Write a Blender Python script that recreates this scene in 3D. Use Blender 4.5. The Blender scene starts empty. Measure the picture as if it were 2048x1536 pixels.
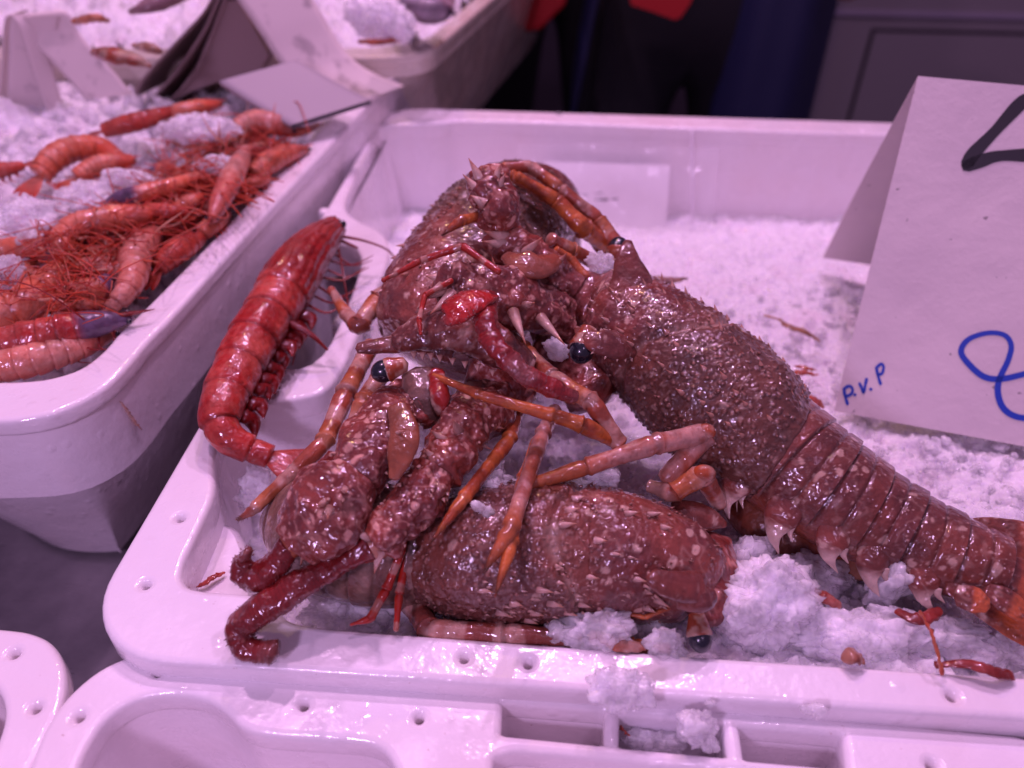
import bpy, math, random
import numpy as np
from mathutils import Vector, Matrix
random.seed(7); RNG = np.random.default_rng(7)
S = 0.01                                   # every length below is in centimetres; meshes are stored in metres
scene = bpy.context.scene
COL = scene.collection

# ------------------------------------------------------------------ camera
FPX = 1540.0
XA = np.array([31704, 1497, -1540.]); XA /= np.linalg.norm(XA)
YA = np.array([116, -1203, 1540.]); YA /= np.linalg.norm(YA)
YA -= XA * (XA @ YA); YA /= np.linalg.norm(YA)
ZA = np.cross(XA, YA)
RW = np.array([XA, YA, ZA])                # camera axes (x right, y down, z forward) -> world
CAM = np.array([16.986, -14.901, 25.0])
cd = bpy.data.cameras.new('camera'); cam = bpy.data.objects.new('camera', cd); COL.objects.link(cam)
r_, u_, b_ = RW @ [1, 0, 0], RW @ [0, -1, 0], RW @ [0, 0, -1]
cam.matrix_world = Matrix(((r_[0], u_[0], b_[0], CAM[0] * S), (r_[1], u_[1], b_[1], CAM[1] * S),
                           (r_[2], u_[2], b_[2], CAM[2] * S), (0, 0, 0, 1)))
cd.sensor_width = 36; cd.lens = 36 * FPX / 2048; cd.clip_start = 0.01; cd.clip_end = 60
cd.dof.use_dof = True; cd.dof.focus_distance = 0.318; cd.dof.aperture_fstop = 6.5
scene.camera = cam

# ------------------------------------------------------------------ light
w = bpy.data.worlds.new('World'); scene.world = w; w.use_nodes = True
w.node_tree.nodes['Background'].inputs[0].default_value = (0.78, 0.44, 0.88, 1)
w.node_tree.nodes['Background'].inputs[1].default_value = 0.24
def lamp(name, loc, aim, size, power, col):
    ld = bpy.data.lights.new(name, 'AREA'); ld.shape = 'RECTANGLE'; ld.size = size[0]; ld.size_y = size[1]
    ld.energy = power; ld.color = col
    o = bpy.data.objects.new(name, ld); COL.objects.link(o); o.location = loc
    d = Vector(aim) - Vector(loc); o.rotation_euler = d.to_track_quat('-Z', 'Y').to_euler()
    return o
lamp('counter_and_fill_lamp', (0.45, 0.95, 1.40), (0.2, 0.2, 0), (0.06, 0.05), 5.4, (0.92, 0.52, 1.0))
lamp('counter_and_fill_lamp', (0.10, 1.00, 1.45), (0.2, 0.2, 0), (0.06, 0.05), 6.2, (0.98, 0.53, 1.0))
lamp('counter_and_fill_lamp', (-0.30, 0.48, 1.42), (0.1, 0.2, 0), (0.06, 0.06), 6.0, (1.0, 0.54, 0.93))
lamp('counter_and_fill_lamp', (0.35, 0.42, 1.45), (0.1, 0.2, 0), (0.06, 0.06), 2.8, (1.0, 0.55, 1.0))
lamp('counter_and_fill_lamp', (-0.08, -0.44, 0.40), (0.03, 0.08, 0), (0.07, 0.07), 1.7, (0.80, 0.51, 1.0))  # low front fill, added to brighten the crate sides facing the camera
lamp('counter_and_fill_lamp', (0.45, -0.50, 0.95), (0.20, 0.10, 0), (0.06, 0.06), 1.0, (0.88, 0.53, 1.0))
lamp('warm_bulb', (-0.1, 1.15, 1.3), (0.2, 0.2, 0), (0.03, 0.03), 2.2, (1.0, 0.62, 0.22))
vs = scene.view_settings; vs.view_transform = 'Standard'; vs.look = 'None'; vs.gamma = 1; vs.exposure = 0.05
vs.use_curve_mapping = False
scene.cycles.use_denoising = True
scene.cycles.max_bounces = 8; scene.cycles.transmission_bounces = 6; scene.cycles.transparent_max_bounces = 8
scene.cycles.caustics_reflective = False; scene.cycles.caustics_refractive = False

# ------------------------------------------------------------------ pixel rays -> real points (cm)
def ray(x, y): return RW @ np.array([x - 1024., y - 768., FPX])
def Pz(x, y, z): d = ray(x, y); return CAM + d * ((z - CAM[2]) / d[2])
def Py(x, y, yy): d = ray(x, y); return CAM + d * ((yy - CAM[1]) / d[1])
def Pp(x, y, p0, n): d = ray(x, y); return CAM + d * (((np.asarray(p0) - CAM) @ n) / (d @ n))
def depth(p): return float((RW.T @ (np.asarray(p) - CAM))[2])
def cm(px, p): return px * depth(p) / FPX        # size of px pixels at point p

# ------------------------------------------------------------------ noise (numpy)
def _h(ix, iy, iz, s):
    n = (ix.astype(np.int64) * 73856093) ^ (iy.astype(np.int64) * 19349663) ^ (iz.astype(np.int64) * 83492791) ^ (s * 2654435761)
    n = (n ^ (n >> 13)) * 1274126177 & 0x7fffffff
    n = (n ^ (n >> 16)) * 668265263 & 0x7fffffff
    return (n & 0xffffff) / float(0xffffff)
def vnoise(p, sc, seed=0):
    p = np.asarray(p, float) * sc; i = np.floor(p); f = p - i; f = f * f * (3 - 2 * f)
    r = 0
    for a in (0, 1):
        for b in (0, 1):
            for c in (0, 1):
                wgt = (f[:, 0] if a else 1 - f[:, 0]) * (f[:, 1] if b else 1 - f[:, 1]) * (f[:, 2] if c else 1 - f[:, 2])
                r = r + wgt * _h(i[:, 0] + a, i[:, 1] + b, i[:, 2] + c, seed)
    return r
def fbm(p, sc, oc=4, seed=0):
    r = 0; a = .5; t = 0
    for k in range(oc): r = r + a * vnoise(p, sc * 2 ** k, seed + k * 17); t += a; a *= .5
    return r / t
def worley(p, sc, seed=0, f2=False):
    p = np.asarray(p, float) * sc; i = np.floor(p); d1 = np.full(len(p), 9.); d2 = np.full(len(p), 9.); idv = np.zeros(len(p))
    for a in (-1, 0, 1):
        for b in (-1, 0, 1):
            for c in (-1, 0, 1):
                cx, cy, cz = i[:, 0] + a, i[:, 1] + b, i[:, 2] + c
                q = np.stack([cx + _h(cx, cy, cz, seed), cy + _h(cx, cy, cz, seed + 1), cz + _h(cx, cy, cz, seed + 2)], 1)
                d = np.linalg.norm(q - p, axis=1); hid = _h(cx, cy, cz, seed + 5)
                nn = d < d1
                d2 = np.where(nn, d1, np.minimum(d2, d)); idv = np.where(nn, hid, idv); d1 = np.where(nn, d, d1)
    return (d1, d2, idv) if f2 else (d1, idv)
def sstep(a, b, x): t = np.clip((x - a) / (b - a), 0, 1); return t * t * (3 - 2 * t)
def mixc(a, b, t): t = np.asarray(t)[:, None]; return np.asarray(a) * (1 - t) + np.asarray(b) * t

# ------------------------------------------------------------------ materials
def mat(name, base=(.8, .8, .8), rough=.4, **kw):
    m = bpy.data.materials.new(name); m.use_nodes = True
    b = m.node_tree.nodes['Principled BSDF']
    b.inputs['Base Color'].default_value = (*base, 1); b.inputs['Roughness'].default_value = rough
    for k, v in kw.items():
        b.inputs[k.replace('_', ' ')].default_value = v
    return m, m.node_tree.nodes, m.node_tree.links, b
def texco(n, l, sc=1.0):
    t = n.new('ShaderNodeTexCoord'); mp = n.new('ShaderNodeMapping'); mp.inputs['Scale'].default_value = (sc, sc, sc)
    l.new(t.outputs['Object'], mp.inputs['Vector']); return mp.outputs['Vector']
def noise_n(n, l, vec, sc, det=4, rough=.6):
    t = n.new('ShaderNodeTexNoise'); t.inputs['Scale'].default_value = sc; t.inputs['Detail'].default_value = det
    t.inputs['Roughness'].default_value = rough; l.new(vec, t.inputs['Vector']); return t
def ramp(n, l, fac, p0, p1, c0=(0, 0, 0, 1), c1=(1, 1, 1, 1)):
    r = n.new('ShaderNodeValToRGB'); r.color_ramp.elements[0].position = p0; r.color_ramp.elements[1].position = p1
    r.color_ramp.elements[0].color = c0; r.color_ramp.elements[1].color = c1; l.new(fac, r.inputs['Fac']); return r
def bump(n, l, h, strength, dist, prev=None):
    b = n.new('ShaderNodeBump'); b.inputs['Strength'].default_value = strength; b.inputs['Distance'].default_value = dist
    l.new(h, b.inputs['Height'])
    if prev is not None: l.new(prev, b.inputs['Normal'])
    return b.outputs['Normal']
def mixrgb(n, l, fac, a, b, mode='MIX'):
    m = n.new('ShaderNodeMix'); m.data_type = 'RGBA'; m.blend_type = mode
    for s, v in ((m.inputs[0], fac), (m.inputs[6], a), (m.inputs[7], b)):
        if hasattr(v, 'is_output'): l.new(v, s)
        else: s.default_value = v
    return m.outputs[2]
def mmath(n, l, op, a, b=0.0):
    m = n.new('ShaderNodeMath'); m.operation = op
    for s, v in ((m.inputs[0], a), (m.inputs[1], b)):
        if hasattr(v, 'is_output'): l.new(v, s)
        else: s.default_value = v
    return m.outputs[0]

# wet white plastic of the crates
def make_plastic(name, base, dirt=.5, wet=.6):
    m, n, l, b = mat(name, base, .32)
    v = texco(n, l)
    big = noise_n(n, l, v, 9, 5); f = ramp(n, l, big.outputs['Fac'], .45, .8)
    sp = noise_n(n, l, v, 260, 3, .7); spk = ramp(n, l, sp.outputs['Fac'], .70, .76)
    c = mixrgb(n, l, mmath(n, l, 'MULTIPLY', f.outputs['Color'], dirt), (*base, 1), (base[0] * .90, base[1] * .78, base[2] * .72, 1))
    c = mixrgb(n, l, mmath(n, l, 'MULTIPLY', spk.outputs['Color'], .55), c, (.40, .24, .18, 1))
    l.new(c, b.inputs['Base Color'])
    wn = noise_n(n, l, v, 28, 4); wr = ramp(n, l, wn.outputs['Fac'], .42, .58, (.36, .36, .36, 1), (.13, .13, .13, 1))
    l.new(wr.outputs['Color'], b.inputs['Roughness'])
    sx = noise_n(n, l, v, 70, 3, .5); fine = noise_n(n, l, v, 420, 2, .5)
    nb = bump(n, l, sx.outputs['Fac'], .35, .0022)
    nb = bump(n, l, fine.outputs['Fac'], .35 * wet, .0005, nb)
    mq = n.new('ShaderNodeMapping'); mq.inputs['Scale'].default_value = (14, 260, 60); mq.inputs['Rotation'].default_value = (0, 0, .5); l.new(v, mq.inputs['Vector'])
    scn = ramp(n, l, noise_n(n, l, mq.outputs['Vector'], 1.0, 2, .5).outputs['Fac'], .64, .68); nb = bump(n, l, scn.outputs['Color'], -.5, .0007, nb)
    # water droplets
    vo = n.new('ShaderNodeTexVoronoi'); vo.inputs['Scale'].default_value = 110; l.new(v, vo.inputs['Vector'])
    dr = ramp(n, l, vo.outputs['Distance'], .0, .30, (1, 1, 1, 1), (0, 0, 0, 1))
    msk = ramp(n, l, wn.outputs['Fac'], .50, .56)
    nb = bump(n, l, mmath(n, l, 'MULTIPLY', dr.outputs['Color'], msk.outputs['Color']), .6 * wet, .0011, nb)
    l.new(nb, b.inputs['Normal']); b.inputs['Coat Weight'].default_value = .4; b.inputs['Coat Roughness'].default_value = .06
    l.new(nb, b.inputs['Coat Normal'])
    return m
M_PLASTIC = make_plastic('crate_plastic', (.82, .77, .80))
M_PLASTIC_OLD = make_plastic('crate_plastic_worn', (.66, .61, .52), .9, .2)
M_HOLE, *_ = mat('hole_residue', (.50, .36, .27), .4)

def make_ice(name, base, sss=.9, trans=.0, bumps=.8, scale=.012):
    m, n, l, b = mat(name, base, .22, Subsurface_Weight=sss, Subsurface_Scale=scale, IOR=1.31, Alpha=1 - trans)
    b.inputs['Subsurface Radius'].default_value = (.9, .85, 1)
    v = texco(n, l)
    a = noise_n(n, l, v, 260, 6, .75); c = n.new('ShaderNodeTexVoronoi'); c.inputs['Scale'].default_value = 420; l.new(v, c.inputs['Vector'])
    c2 = n.new('ShaderNodeTexVoronoi'); c2.inputs['Scale'].default_value = 150; l.new(v, c2.inputs['Vector'])
    nb = bump(n, l, c2.outputs['Distance'], .6 * bumps, .004)
    nb = bump(n, l, a.outputs['Fac'], .7 * bumps, .0022, nb)
    nb = bump(n, l, c.outputs['Distance'], .6 * bumps, .0010, nb)
    l.new(nb, b.inputs['Normal'])
    w2 = noise_n(n, l, v, 300, 5, .7); w3 = noise_n(n, l, v, 22, 5, .7)
    rr = ramp(n, l, w2.outputs['Fac'], .42, .56, (.06, .06, .06, 1), (.40, .40, .40, 1)); l.new(rr.outputs['Color'], b.inputs['Roughness'])
    cc = mixrgb(n, l, ramp(n, l, w2.outputs['Fac'], .34, .56).outputs['Color'], (base[0] * .88, base[1] * .87, base[2] * .93, 1), (*base, 1))
    cc = mixrgb(n, l, ramp(n, l, w3.outputs['Fac'], .50, .78).outputs['Color'], cc, (base[0] * .93, base[1] * .80, base[2] * .82, 1))
    l.new(cc, b.inputs['Base Color'])
    b.inputs['Coat Weight'].default_value = 1.0; b.inputs['Coat Roughness'].default_value = .04; b.inputs['Coat IOR'].default_value = 1.31
    l.new(bump(n, l, noise_n(n, l, v, 210, 2, .5).outputs['Fac'], .9, .005), b.inputs['Coat Normal'])
    if trans:
        l.new(ramp(n, l, noise_n(n, l, v, 90, 3, .6).outputs['Fac'], .38, .62, (.42, .42, .42, 1), (.95, .95, .95, 1)).outputs['Color'], b.inputs['Alpha'])
    return m
M_ICE = make_ice('crushed_ice', (.93, .91, .94), .95, 0, 1.0, .009)
M_ICE_CLEAR = make_ice('clear_ice', (.94, .92, .98), .8, .38, .45)
M_ICE_CLEAR.node_tree.nodes['Principled BSDF'].inputs['Specular IOR Level'].default_value = .9

# creature shell: colour comes from the painted pattern 'Col'; its alpha tells how pimply the shell is
def make_shell(name, coat=.9, sss=.12, tub=300, bstr=1.0, rough=.34):
    m, n, l, b = mat(name, (.3, .1, .1), rough, Subsurface_Weight=sss, Subsurface_Scale=.004)
    b.inputs['Subsurface Radius'].default_value = (1, .35, .25)
    at = n.new('ShaderNodeAttribute'); at.attribute_name = 'Col'
    v = texco(n, l)
    wob = noise_n(n, l, v, 120, 2); vv = mixrgb(n, l, .02, v, wob.outputs['Color'])
    vo = n.new('ShaderNodeTexVoronoi'); vo.inputs['Scale'].default_value = tub; vo.inputs['Randomness'].default_value = 1.0
    l.new(v, vo.inputs['Vector'])
    tip = ramp(n, l, vo.outputs['Distance'], .0, .52, (1, 1, 1, 1), (0, 0, 0, 1)); tip.color_ramp.interpolation = 'EASE'
    core = ramp(n, l, vo.outputs['Distance'], .10, .30, (1, 1, 1, 1), (0, 0, 0, 1))
    al = at.outputs['Alpha']
    nz = noise_n(n, l, v, 90, 5, .65)
    shade = ramp(n, l, nz.outputs['Fac'], .3, .7, (.52, .50, .49, 1), (1.02, .95, .93, 1))
    c = mixrgb(n, l, 1.0, at.outputs['Color'], shade.outputs['Color'], 'MULTIPLY')
    ck = mmath(n, l, 'MULTIPLY', mmath(n, l, 'MULTIPLY', core.outputs['Color'], al), .55)
    c = mixrgb(n, l, ck, c, (.50, .26, .19, 1))
    l.new(c, b.inputs['Base Color'])
    h = mmath(n, l, 'MULTIPLY', tip.outputs['Color'], al)
    nb = bump(n, l, h, .8 * bstr, .0012)
    v9 = n.new('ShaderNodeTexVoronoi'); v9.inputs['Scale'].default_value = tub * 2.1; l.new(v, v9.inputs['Vector'])
    nb = bump(n, l, mmath(n, l, 'MULTIPLY', v9.outputs['Distance'], mmath(n, l, 'ADD', al, .15)), -.8 * bstr, .0010, nb)
    f1 = noise_n(n, l, v, 300, 2, .5); nb = bump(n, l, f1.outputs['Fac'], .5 * bstr, .0011, nb)
    
    f2 = noise_n(n, l, v, 75, 3, .5); nb = bump(n, l, f2.outputs['Fac'], .5 * bstr, .0022, nb)
    l.new(nb, b.inputs['Normal'])
    cn_ = nb; ff = noise_n(n, l, v, 700, 2, .5); l.new(bump(n, l, ff.outputs['Fac'], .3, .0006, nb), b.inputs['Normal'])
    b.inputs['Specular IOR Level'].default_value = .25
    b.inputs['Coat Weight'].default_value = coat; b.inputs['Coat Roughness'].default_value = .05; l.new(cn_, b.inputs['Coat Normal'])
    return m
M_SHELL = make_shell('lobster_shell')
M_LEG = make_shell('lobster_leg', .9, .15, 300, .7)
M_PRAWN = make_shell('prawn_shell', .7, .30, 300, 1.0, .40)
M_PRAWN.node_tree.nodes['Principled BSDF'].inputs['Subsurface Scale'].default_value = .006
M_FEELER, *_ = mat('feeler', (.62, .12, .06), .35)
M_EYE, n, l, b = mat('lobster_eye', (.006, .007, .016), .22, Coat_Weight=.7, Coat_Roughness=.10)
l.new(bump(n, l, noise_n(n, l, texco(n, l), 500, 3).outputs['Fac'], .25, .0006), b.inputs['Normal'])

# ------------------------------------------------------------------ mesh builder
class MB:
    def __init__(s): s.v = []; s.f = []; s.c = []; s.n = 0
    def add(s, v, f, c=None):
        v = np.asarray(v, float); k = len(v)
        if c is None: c = np.tile([.8, .8, .8, 0.], (k, 1))
        c = np.asarray(c, float)
        if c.ndim == 1: c = np.tile(c, (k, 1))
        if c.shape[1] == 3: c = np.hstack([c, np.zeros((k, 1))])
        s.v.append(v); s.c.append(c); o = s.n; s.f += [tuple(i + o for i in q) for q in f]; s.n += k
    def build(s, name, m, parent=None, smooth=True, origin=None, sharp=0):
        v = np.concatenate(s.v); c = np.concatenate(s.c)
        if origin is None: origin = (0, 0, 0)
        v = (v - np.asarray(origin)) * S
        me = bpy.data.meshes.new(name); me.from_pydata(v.tolist(), [], s.f); me.update()
        a = me.color_attributes.new('Col', 'FLOAT_COLOR', 'POINT'); a.data.foreach_set('color', c.astype(np.float32).ravel())
        if smooth: me.polygons.foreach_set('use_smooth', [True] * len(me.polygons))
        me.materials.append(m)
        if sharp: me.set_sharp_from_angle(angle=math.radians(sharp))
        return link(name, me, parent, origin)
def link(name, me, parent=None, origin=(0, 0, 0)):
    o = bpy.data.objects.new(name, me); COL.objects.link(o)
    o.location = Vector([float(q) * S for q in origin])
    if parent is not None:
        o.location = o.location - PW[parent.name]; o.parent = parent
    PW[o.name] = Vector([float(q) * S for q in origin])
    return o
PW = {}
def thing(name, label, cat, origin, group=None):
    o = link(name, None, None, origin); return tag(o, label, cat, group)
def tag(o, label, cat, group=None):
    o['label'] = label; o['category'] = cat
    if group: o['group'] = group
    return o
def kind(o, k): o['kind'] = k; return o

def cr(pts, n):
    """Catmull-Rom through rows of pts, n samples (rows may carry radii too)"""
    p = np.asarray(pts, float); k = len(p)
    if k == 2: t = np.linspace(0, 1, n)[:, None]; return p[0] * (1 - t) + p[1] * t
    e = np.vstack([2 * p[0] - p[1], p, 2 * p[-1] - p[-2]])
    seg = np.linalg.norm(np.diff(p[:, :3], axis=0), axis=1) + 1e-6; cu = np.r_[0, np.cumsum(seg)]; cu /= cu[-1]
    t = np.linspace(0, 1, n); i = np.clip(np.searchsorted(cu, t, side='right') - 1, 0, k - 2)
    u = ((t - cu[i]) / (cu[i + 1] - cu[i]))[:, None]
    a, b, c, d = e[i], e[i + 1], e[i + 2], e[i + 3]
    return .5 * (2 * b + (c - a) * u + (2 * a - 5 * b + 4 * c - d) * u ** 2 + (3 * b - 3 * c + d - a) * u ** 3)
def nrm(a): a = np.asarray(a, float); return a / (np.linalg.norm(a, axis=-1, keepdims=True) + 1e-12)
def grid_faces(nu, nv, wrap=True, off=0):
    f = []; m = nv if wrap else nv - 1
    for i in range(nu - 1):
        for j in range(m):
            j2 = (j + 1) % nv; f.append((off + i * nv + j, off + i * nv + j2, off + (i + 1) * nv + j2, off + (i + 1) * nv + j))
    return f
def frames(c, up):
    t = nrm(np.gradient(c, axis=0)); up = np.broadcast_to(np.asarray(up, float), c.shape)
    side = nrm(np.cross(t, up)); u = nrm(np.cross(side, t)); return t, side, u
def tube(mb, pts, rad, col, nseg=10, n=None, flat=1.0, up=(0, 0, 1), cap=True, wob=0., seed=0):
    """pts (k,3), rad (k,) ; col fn(P, s, phi)->(N,4) or colour"""
    p = np.asarray(pts, float); n = n or max(6, len(p) * 5)
    q = cr(np.column_stack([p, np.broadcast_to(rad, len(p))]), n); c = q[:, :3]; r = np.maximum(q[:, 3], 1e-3)
    t, sd, u = frames(c, up); ph = np.linspace(0, 2 * np.pi, nseg, endpoint=False)
    rr = r[:, None] * np.ones(nseg)
    V = c[:, None] + sd[:, None] * (rr * np.cos(ph))[..., None] + u[:, None] * (rr * np.sin(ph) * flat)[..., None]
    V = V.reshape(-1, 3)
    if wob:
        nn = nrm(V - np.repeat(c, nseg, 0)); V = V + nn * ((fbm(V, 1.2 / max(r.mean(), .05), 3, seed) - .5) * wob)[:, None]
    s = np.repeat(np.linspace(0, 1, n), nseg); phv = np.tile(ph, n)
    f = grid_faces(n, nseg)
    if cap:
        V = np.vstack([V, c[0] - t[0] * r[0] * .4, c[-1] + t[-1] * r[-1] * .4]); a, b = len(V) - 2, len(V) - 1
        f += [(a, (j + 1) % nseg, j) for j in range(nseg)] + [(b, (n - 1) * nseg + j, (n - 1) * nseg + (j + 1) % nseg) for j in range(nseg)]
        s = np.r_[s, 0, 1]; phv = np.r_[phv, 0, 0]
    C = col(V, s, phv) if callable(col) else col
    mb.add(V, f, C); return c
def spine(mb, p, d, length, r, c0=(.62, .42, .34), c1=(.42, .12, .04), bend=(0, 0, 0), nseg=8):
    r = r * .85; d = nrm(d); p = np.asarray(p, float); t = np.linspace(0, 1, 6)[:, None]
    c = p + d * length * t + np.asarray(bend) * length * t ** 2; rr = r * np.array([1.25, 1.0, .78, .52, .26, .03])
    a = nrm(np.cross(d, [.3, .8, .5])); b = np.cross(d, a); ph = np.linspace(0, 2 * np.pi, nseg, endpoint=False)
    V = (c[:, None] + (a * np.cos(ph)[:, None] + b * np.sin(ph)[:, None])[None] * rr[:, None, None]).reshape(-1, 3)
    f = grid_faces(6, nseg) + [tuple(5 * nseg + j for j in range(nseg))]
    s = np.repeat(t[:, 0], nseg); C = mixc(c0, c1, sstep(.5, 1, s)); g = sstep(.34, .02, s)[:, None] * .75; C = C * (1 - g) + np.array((.24, .075, .05)) * g; mb.add(V, f, C)
def ball(mb, p, r, col, nu=10, nv=14, ax=None):
    """ellipsoid: r = (a,b,c) radii along axes ax (3 rows)"""
    r = np.broadcast_to(r, 3); ax = np.eye(3) if ax is None else np.asarray(ax)
    th = np.linspace(0, np.pi, nu); ph = np.linspace(0, 2 * np.pi, nv, endpoint=False)
    L = np.stack([np.outer(np.sin(th), np.cos(ph)) * r[0], np.outer(np.sin(th), np.sin(ph)) * r[1], np.outer(np.cos(th), np.ones(nv)) * r[2]], -1).reshape(-1, 3)
    V = np.asarray(p) + L @ ax; C = col(V) if callable(col) else col; mb.add(V, grid_faces(nu, nv), C)
# ------------------------------------------------------------------ crates
def chaikin(p, it=3, closed=True):
    p = np.asarray(p, float)
    for _ in range(it):
        q = np.roll(p, -1, 0); p = np.stack([.75 * p + .25 * q, .25 * p + .75 * q], 1).reshape(-1, p.shape[1])
    return p
def inset(p, d):
    """move a closed polygon inwards by d (works for either winding)"""
    p = np.asarray(p, float)[:, :2]; a = .5 * np.sum(p[:, 0] * np.roll(p[:, 1], -1) - np.roll(p[:, 0], -1) * p[:, 1])
    t = nrm(np.roll(p, -1, 0) - np.roll(p, 1, 0)); nn = np.stack([-t[:, 1], t[:, 0]], 1) * (1 if a > 0 else -1); return p + nn * d
def inset_s(p, d):
    q = np.asarray(p, float)[:, :2]; n = max(1, int(d / .25))
    for _ in range(n):
        q = inset(q, d / n)
        if d > 1:
            for _ in range(3): q = .5 * q + .25 * (np.roll(q, 1, 0) + np.roll(q, -1, 0))
    return q
def plate(name, loops, z, h, bev, m, parent=None, holder=None):
    cu = bpy.data.curves.new(name, 'CURVE'); cu.dimensions = '2D'; cu.fill_mode = 'BOTH'; cu.extrude = (h / 2 - bev) * S
    cu.bevel_depth = bev * S; cu.bevel_resolution = 3; cu.offset = -bev * S * .5
    for lp in loops:
        sp = cu.splines.new('POLY'); sp.points.add(len(lp) - 1); sp.use_cyclic_u = True
        sp.points.foreach_set('co', np.column_stack([np.asarray(lp)[:, :2] * S, np.zeros(len(lp)), np.ones(len(lp))]).ravel())
    tmp = bpy.data.objects.new('tmp', cu); COL.objects.link(tmp); bpy.context.view_layer.update()
    me = bpy.data.meshes.new_from_object(tmp.evaluated_get(bpy.context.evaluated_depsgraph_get()))
    bpy.data.objects.remove(tmp); me.name = name
    me.materials.clear(); me.materials.append(m)
    me.polygons.foreach_set('use_smooth', [len(pp.vertices) == 4 for pp in me.polygons])
    me.transform(Matrix.Translation((0, 0, (z - h / 2) * S)))
    return link(name, me, parent)
def band(mb, prof, closed=True, col=(.8, .8, .8, 0)):
    """prof: list of (k,3) loops joined one to the next"""
    V = np.concatenate(prof); mb.add(V, grid_faces(len(prof), len(prof[0]), closed), col)
def at_z(p, z): p = np.asarray(p); return np.column_stack([p[:, :2], np.broadcast_to(z, len(p))])
def resample(p, n):
    p = np.vstack([p, p[:1]]); s = np.r_[0, np.cumsum(np.linalg.norm(np.diff(p, axis=0), axis=1))]; t = np.linspace(0, s[-1], n, endpoint=False)
    return np.column_stack([np.interp(t, s, p[:, k]) for k in range(p.shape[1])])
def zpoly(px, z, it=3): return chaikin([Pz(x, y, z)[:2] for x, y in px], it)
def circ(x, y, z, r, n=20):
    c = Pz(x, y, z)[:2]; a = np.linspace(0, 2 * np.pi, n, endpoint=False); return c + r * np.stack([np.cos(a), np.sin(a)], 1)

def crate(name, label, outer, inner, z, lip, floor_z, holes=(), pockets=(), m=M_PLASTIC, foot_z=-14, inset_in=1.2, taper=2.0, hr=.30, skirt=None, wall_in=.9):
    """outer/inner: closed (k,2) outlines in cm of the rim; holes: pixel centres of the small drain holes"""
    root = MB(); skirt = skirt or lip
    O = resample(outer, 260)
    band(root, [at_z(inset(O, .06), z - lip * .5), at_z(inset(O, .04), z - skirt), at_z(inset(O, min(.45, wall_in)), z - skirt), at_z(inset(O, min(.8, wall_in)), z - skirt + .4)])
    band(root, [at_z(inset(O, wall_in), z - lip + .2), at_z(inset_s(O, wall_in + taper * .25), z + (foot_z - z) * .33), at_z(inset_s(O, wall_in + taper * .6), z + (foot_z - z) * .66), at_z(inset_s(O, wall_in + taper), foot_z + .4), at_z(inset_s(O, wall_in + .1 + taper), foot_z)])
    for I, fz in inner:
        I = resample(I, 300); dz = z - .35
        lo = [at_z(I, dz)] + [at_z(inset(I, inset_in * k / 6.), dz + (fz - dz) * k / 6.) for k in range(1, 7)]
        band(root, lo)
        e = inset(I, inset_in); c = e.mean(0)
        for k in (1,):
            V = np.vstack([at_z(e, fz), [[c[0], c[1], fz]]]); root.add(V, [(i, (i + 1) % 300, 300) for i in range(300)])
    for I in pockets:
        I = resample(I, 120); band(root, [at_z(I, z - .3), at_z(inset(I, .2), z - lip * 1.2), at_z(inset(I, .15), z - lip * 1.7)])
    o = root.build(name, m, sharp=38); tag(o, label, 'crate', 'white plastic fish crates on the counter')
    loops = [outer] + [i[0] for i in inner] + list(pockets) + [circ(x, y, z, hr) for x, y in holes]
    plate('rim', loops, z, lip, min(.28, lip * .3), m, o)
    if holes:
        for x, y in holes:
            hb = MB(); c1 = circ(x, y, z, hr * 1.03, 16); band(hb, [at_z(c1, z - .12), at_z(c1, z - .8)])
            c = c1.mean(0); hb.add(np.vstack([at_z(c1, z - .8), [[*c, z - .85]]]), [(i, (i + 1) % 16, 16) for i in range(16)])
            hb.build('drain_hole', M_HOLE, o)
    return o

# counter top
def sheet(name, x0, x1, y0, y1, z, m):
    me = bpy.data.meshes.new(name); me.from_pydata([(x0 * S, y0 * S, z * S), (x1 * S, y0 * S, z * S), (x1 * S, y1 * S, z * S), (x0 * S, y1 * S, z * S)], [], [(0, 1, 2, 3)])
    me.materials.append(m); return link(name, me)
m, n, l, b = mat('counter_steel', (.16, .14, .16), .35, Metallic=.55)
v = texco(n, l); mp = n.new('ShaderNodeMapping'); mp.inputs['Scale'].default_value = (6, 60, 10); l.new(v, mp.inputs['Vector'])
st = noise_n(n, l, mp.outputs['Vector'], 5, 6, .7); l.new(ramp(n, l, st.outputs['Fac'], .3, .7, (.22, .22, .22, 1), (.55, .55, .55, 1)).outputs['Color'], b.inputs['Roughness'])
bl = noise_n(n, l, v, 14, 5); l.new(ramp(n, l, bl.outputs['Fac'], .35, .7, (.22, .20, .22, 1), (.46, .42, .44, 1)).outputs['Color'], b.inputs['Base Color'])
l.new(bump(n, l, st.outputs['Fac'], .3, .001), b.inputs['Normal'])
cb = MB()
V = [(x, y, z) for x in (-120, 95) for y in (-40, 92) for z in (-18, -14)]
cb.add(V, [(0, 1, 3, 2), (4, 6, 7, 5), (0, 4, 5, 1), (2, 3, 7, 6), (0, 2, 6, 4), (1, 5, 7, 3)])
o = cb.build('counter_top', m, smooth=False); kind(o, 'structure')
m, n, l, b = mat('market_floor', (.035, .032, .045), .5)
l.new(ramp(n, l, noise_n(n, l, texco(n, l), 6, 5).outputs['Fac'], .3, .7, (.02, .018, .028, 1), (.05, .045, .065, 1)).outputs['Color'], b.inputs['Base Color'])
kind(sheet('floor', -600, 700, -300, 600, -95, m), 'structure')

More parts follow.
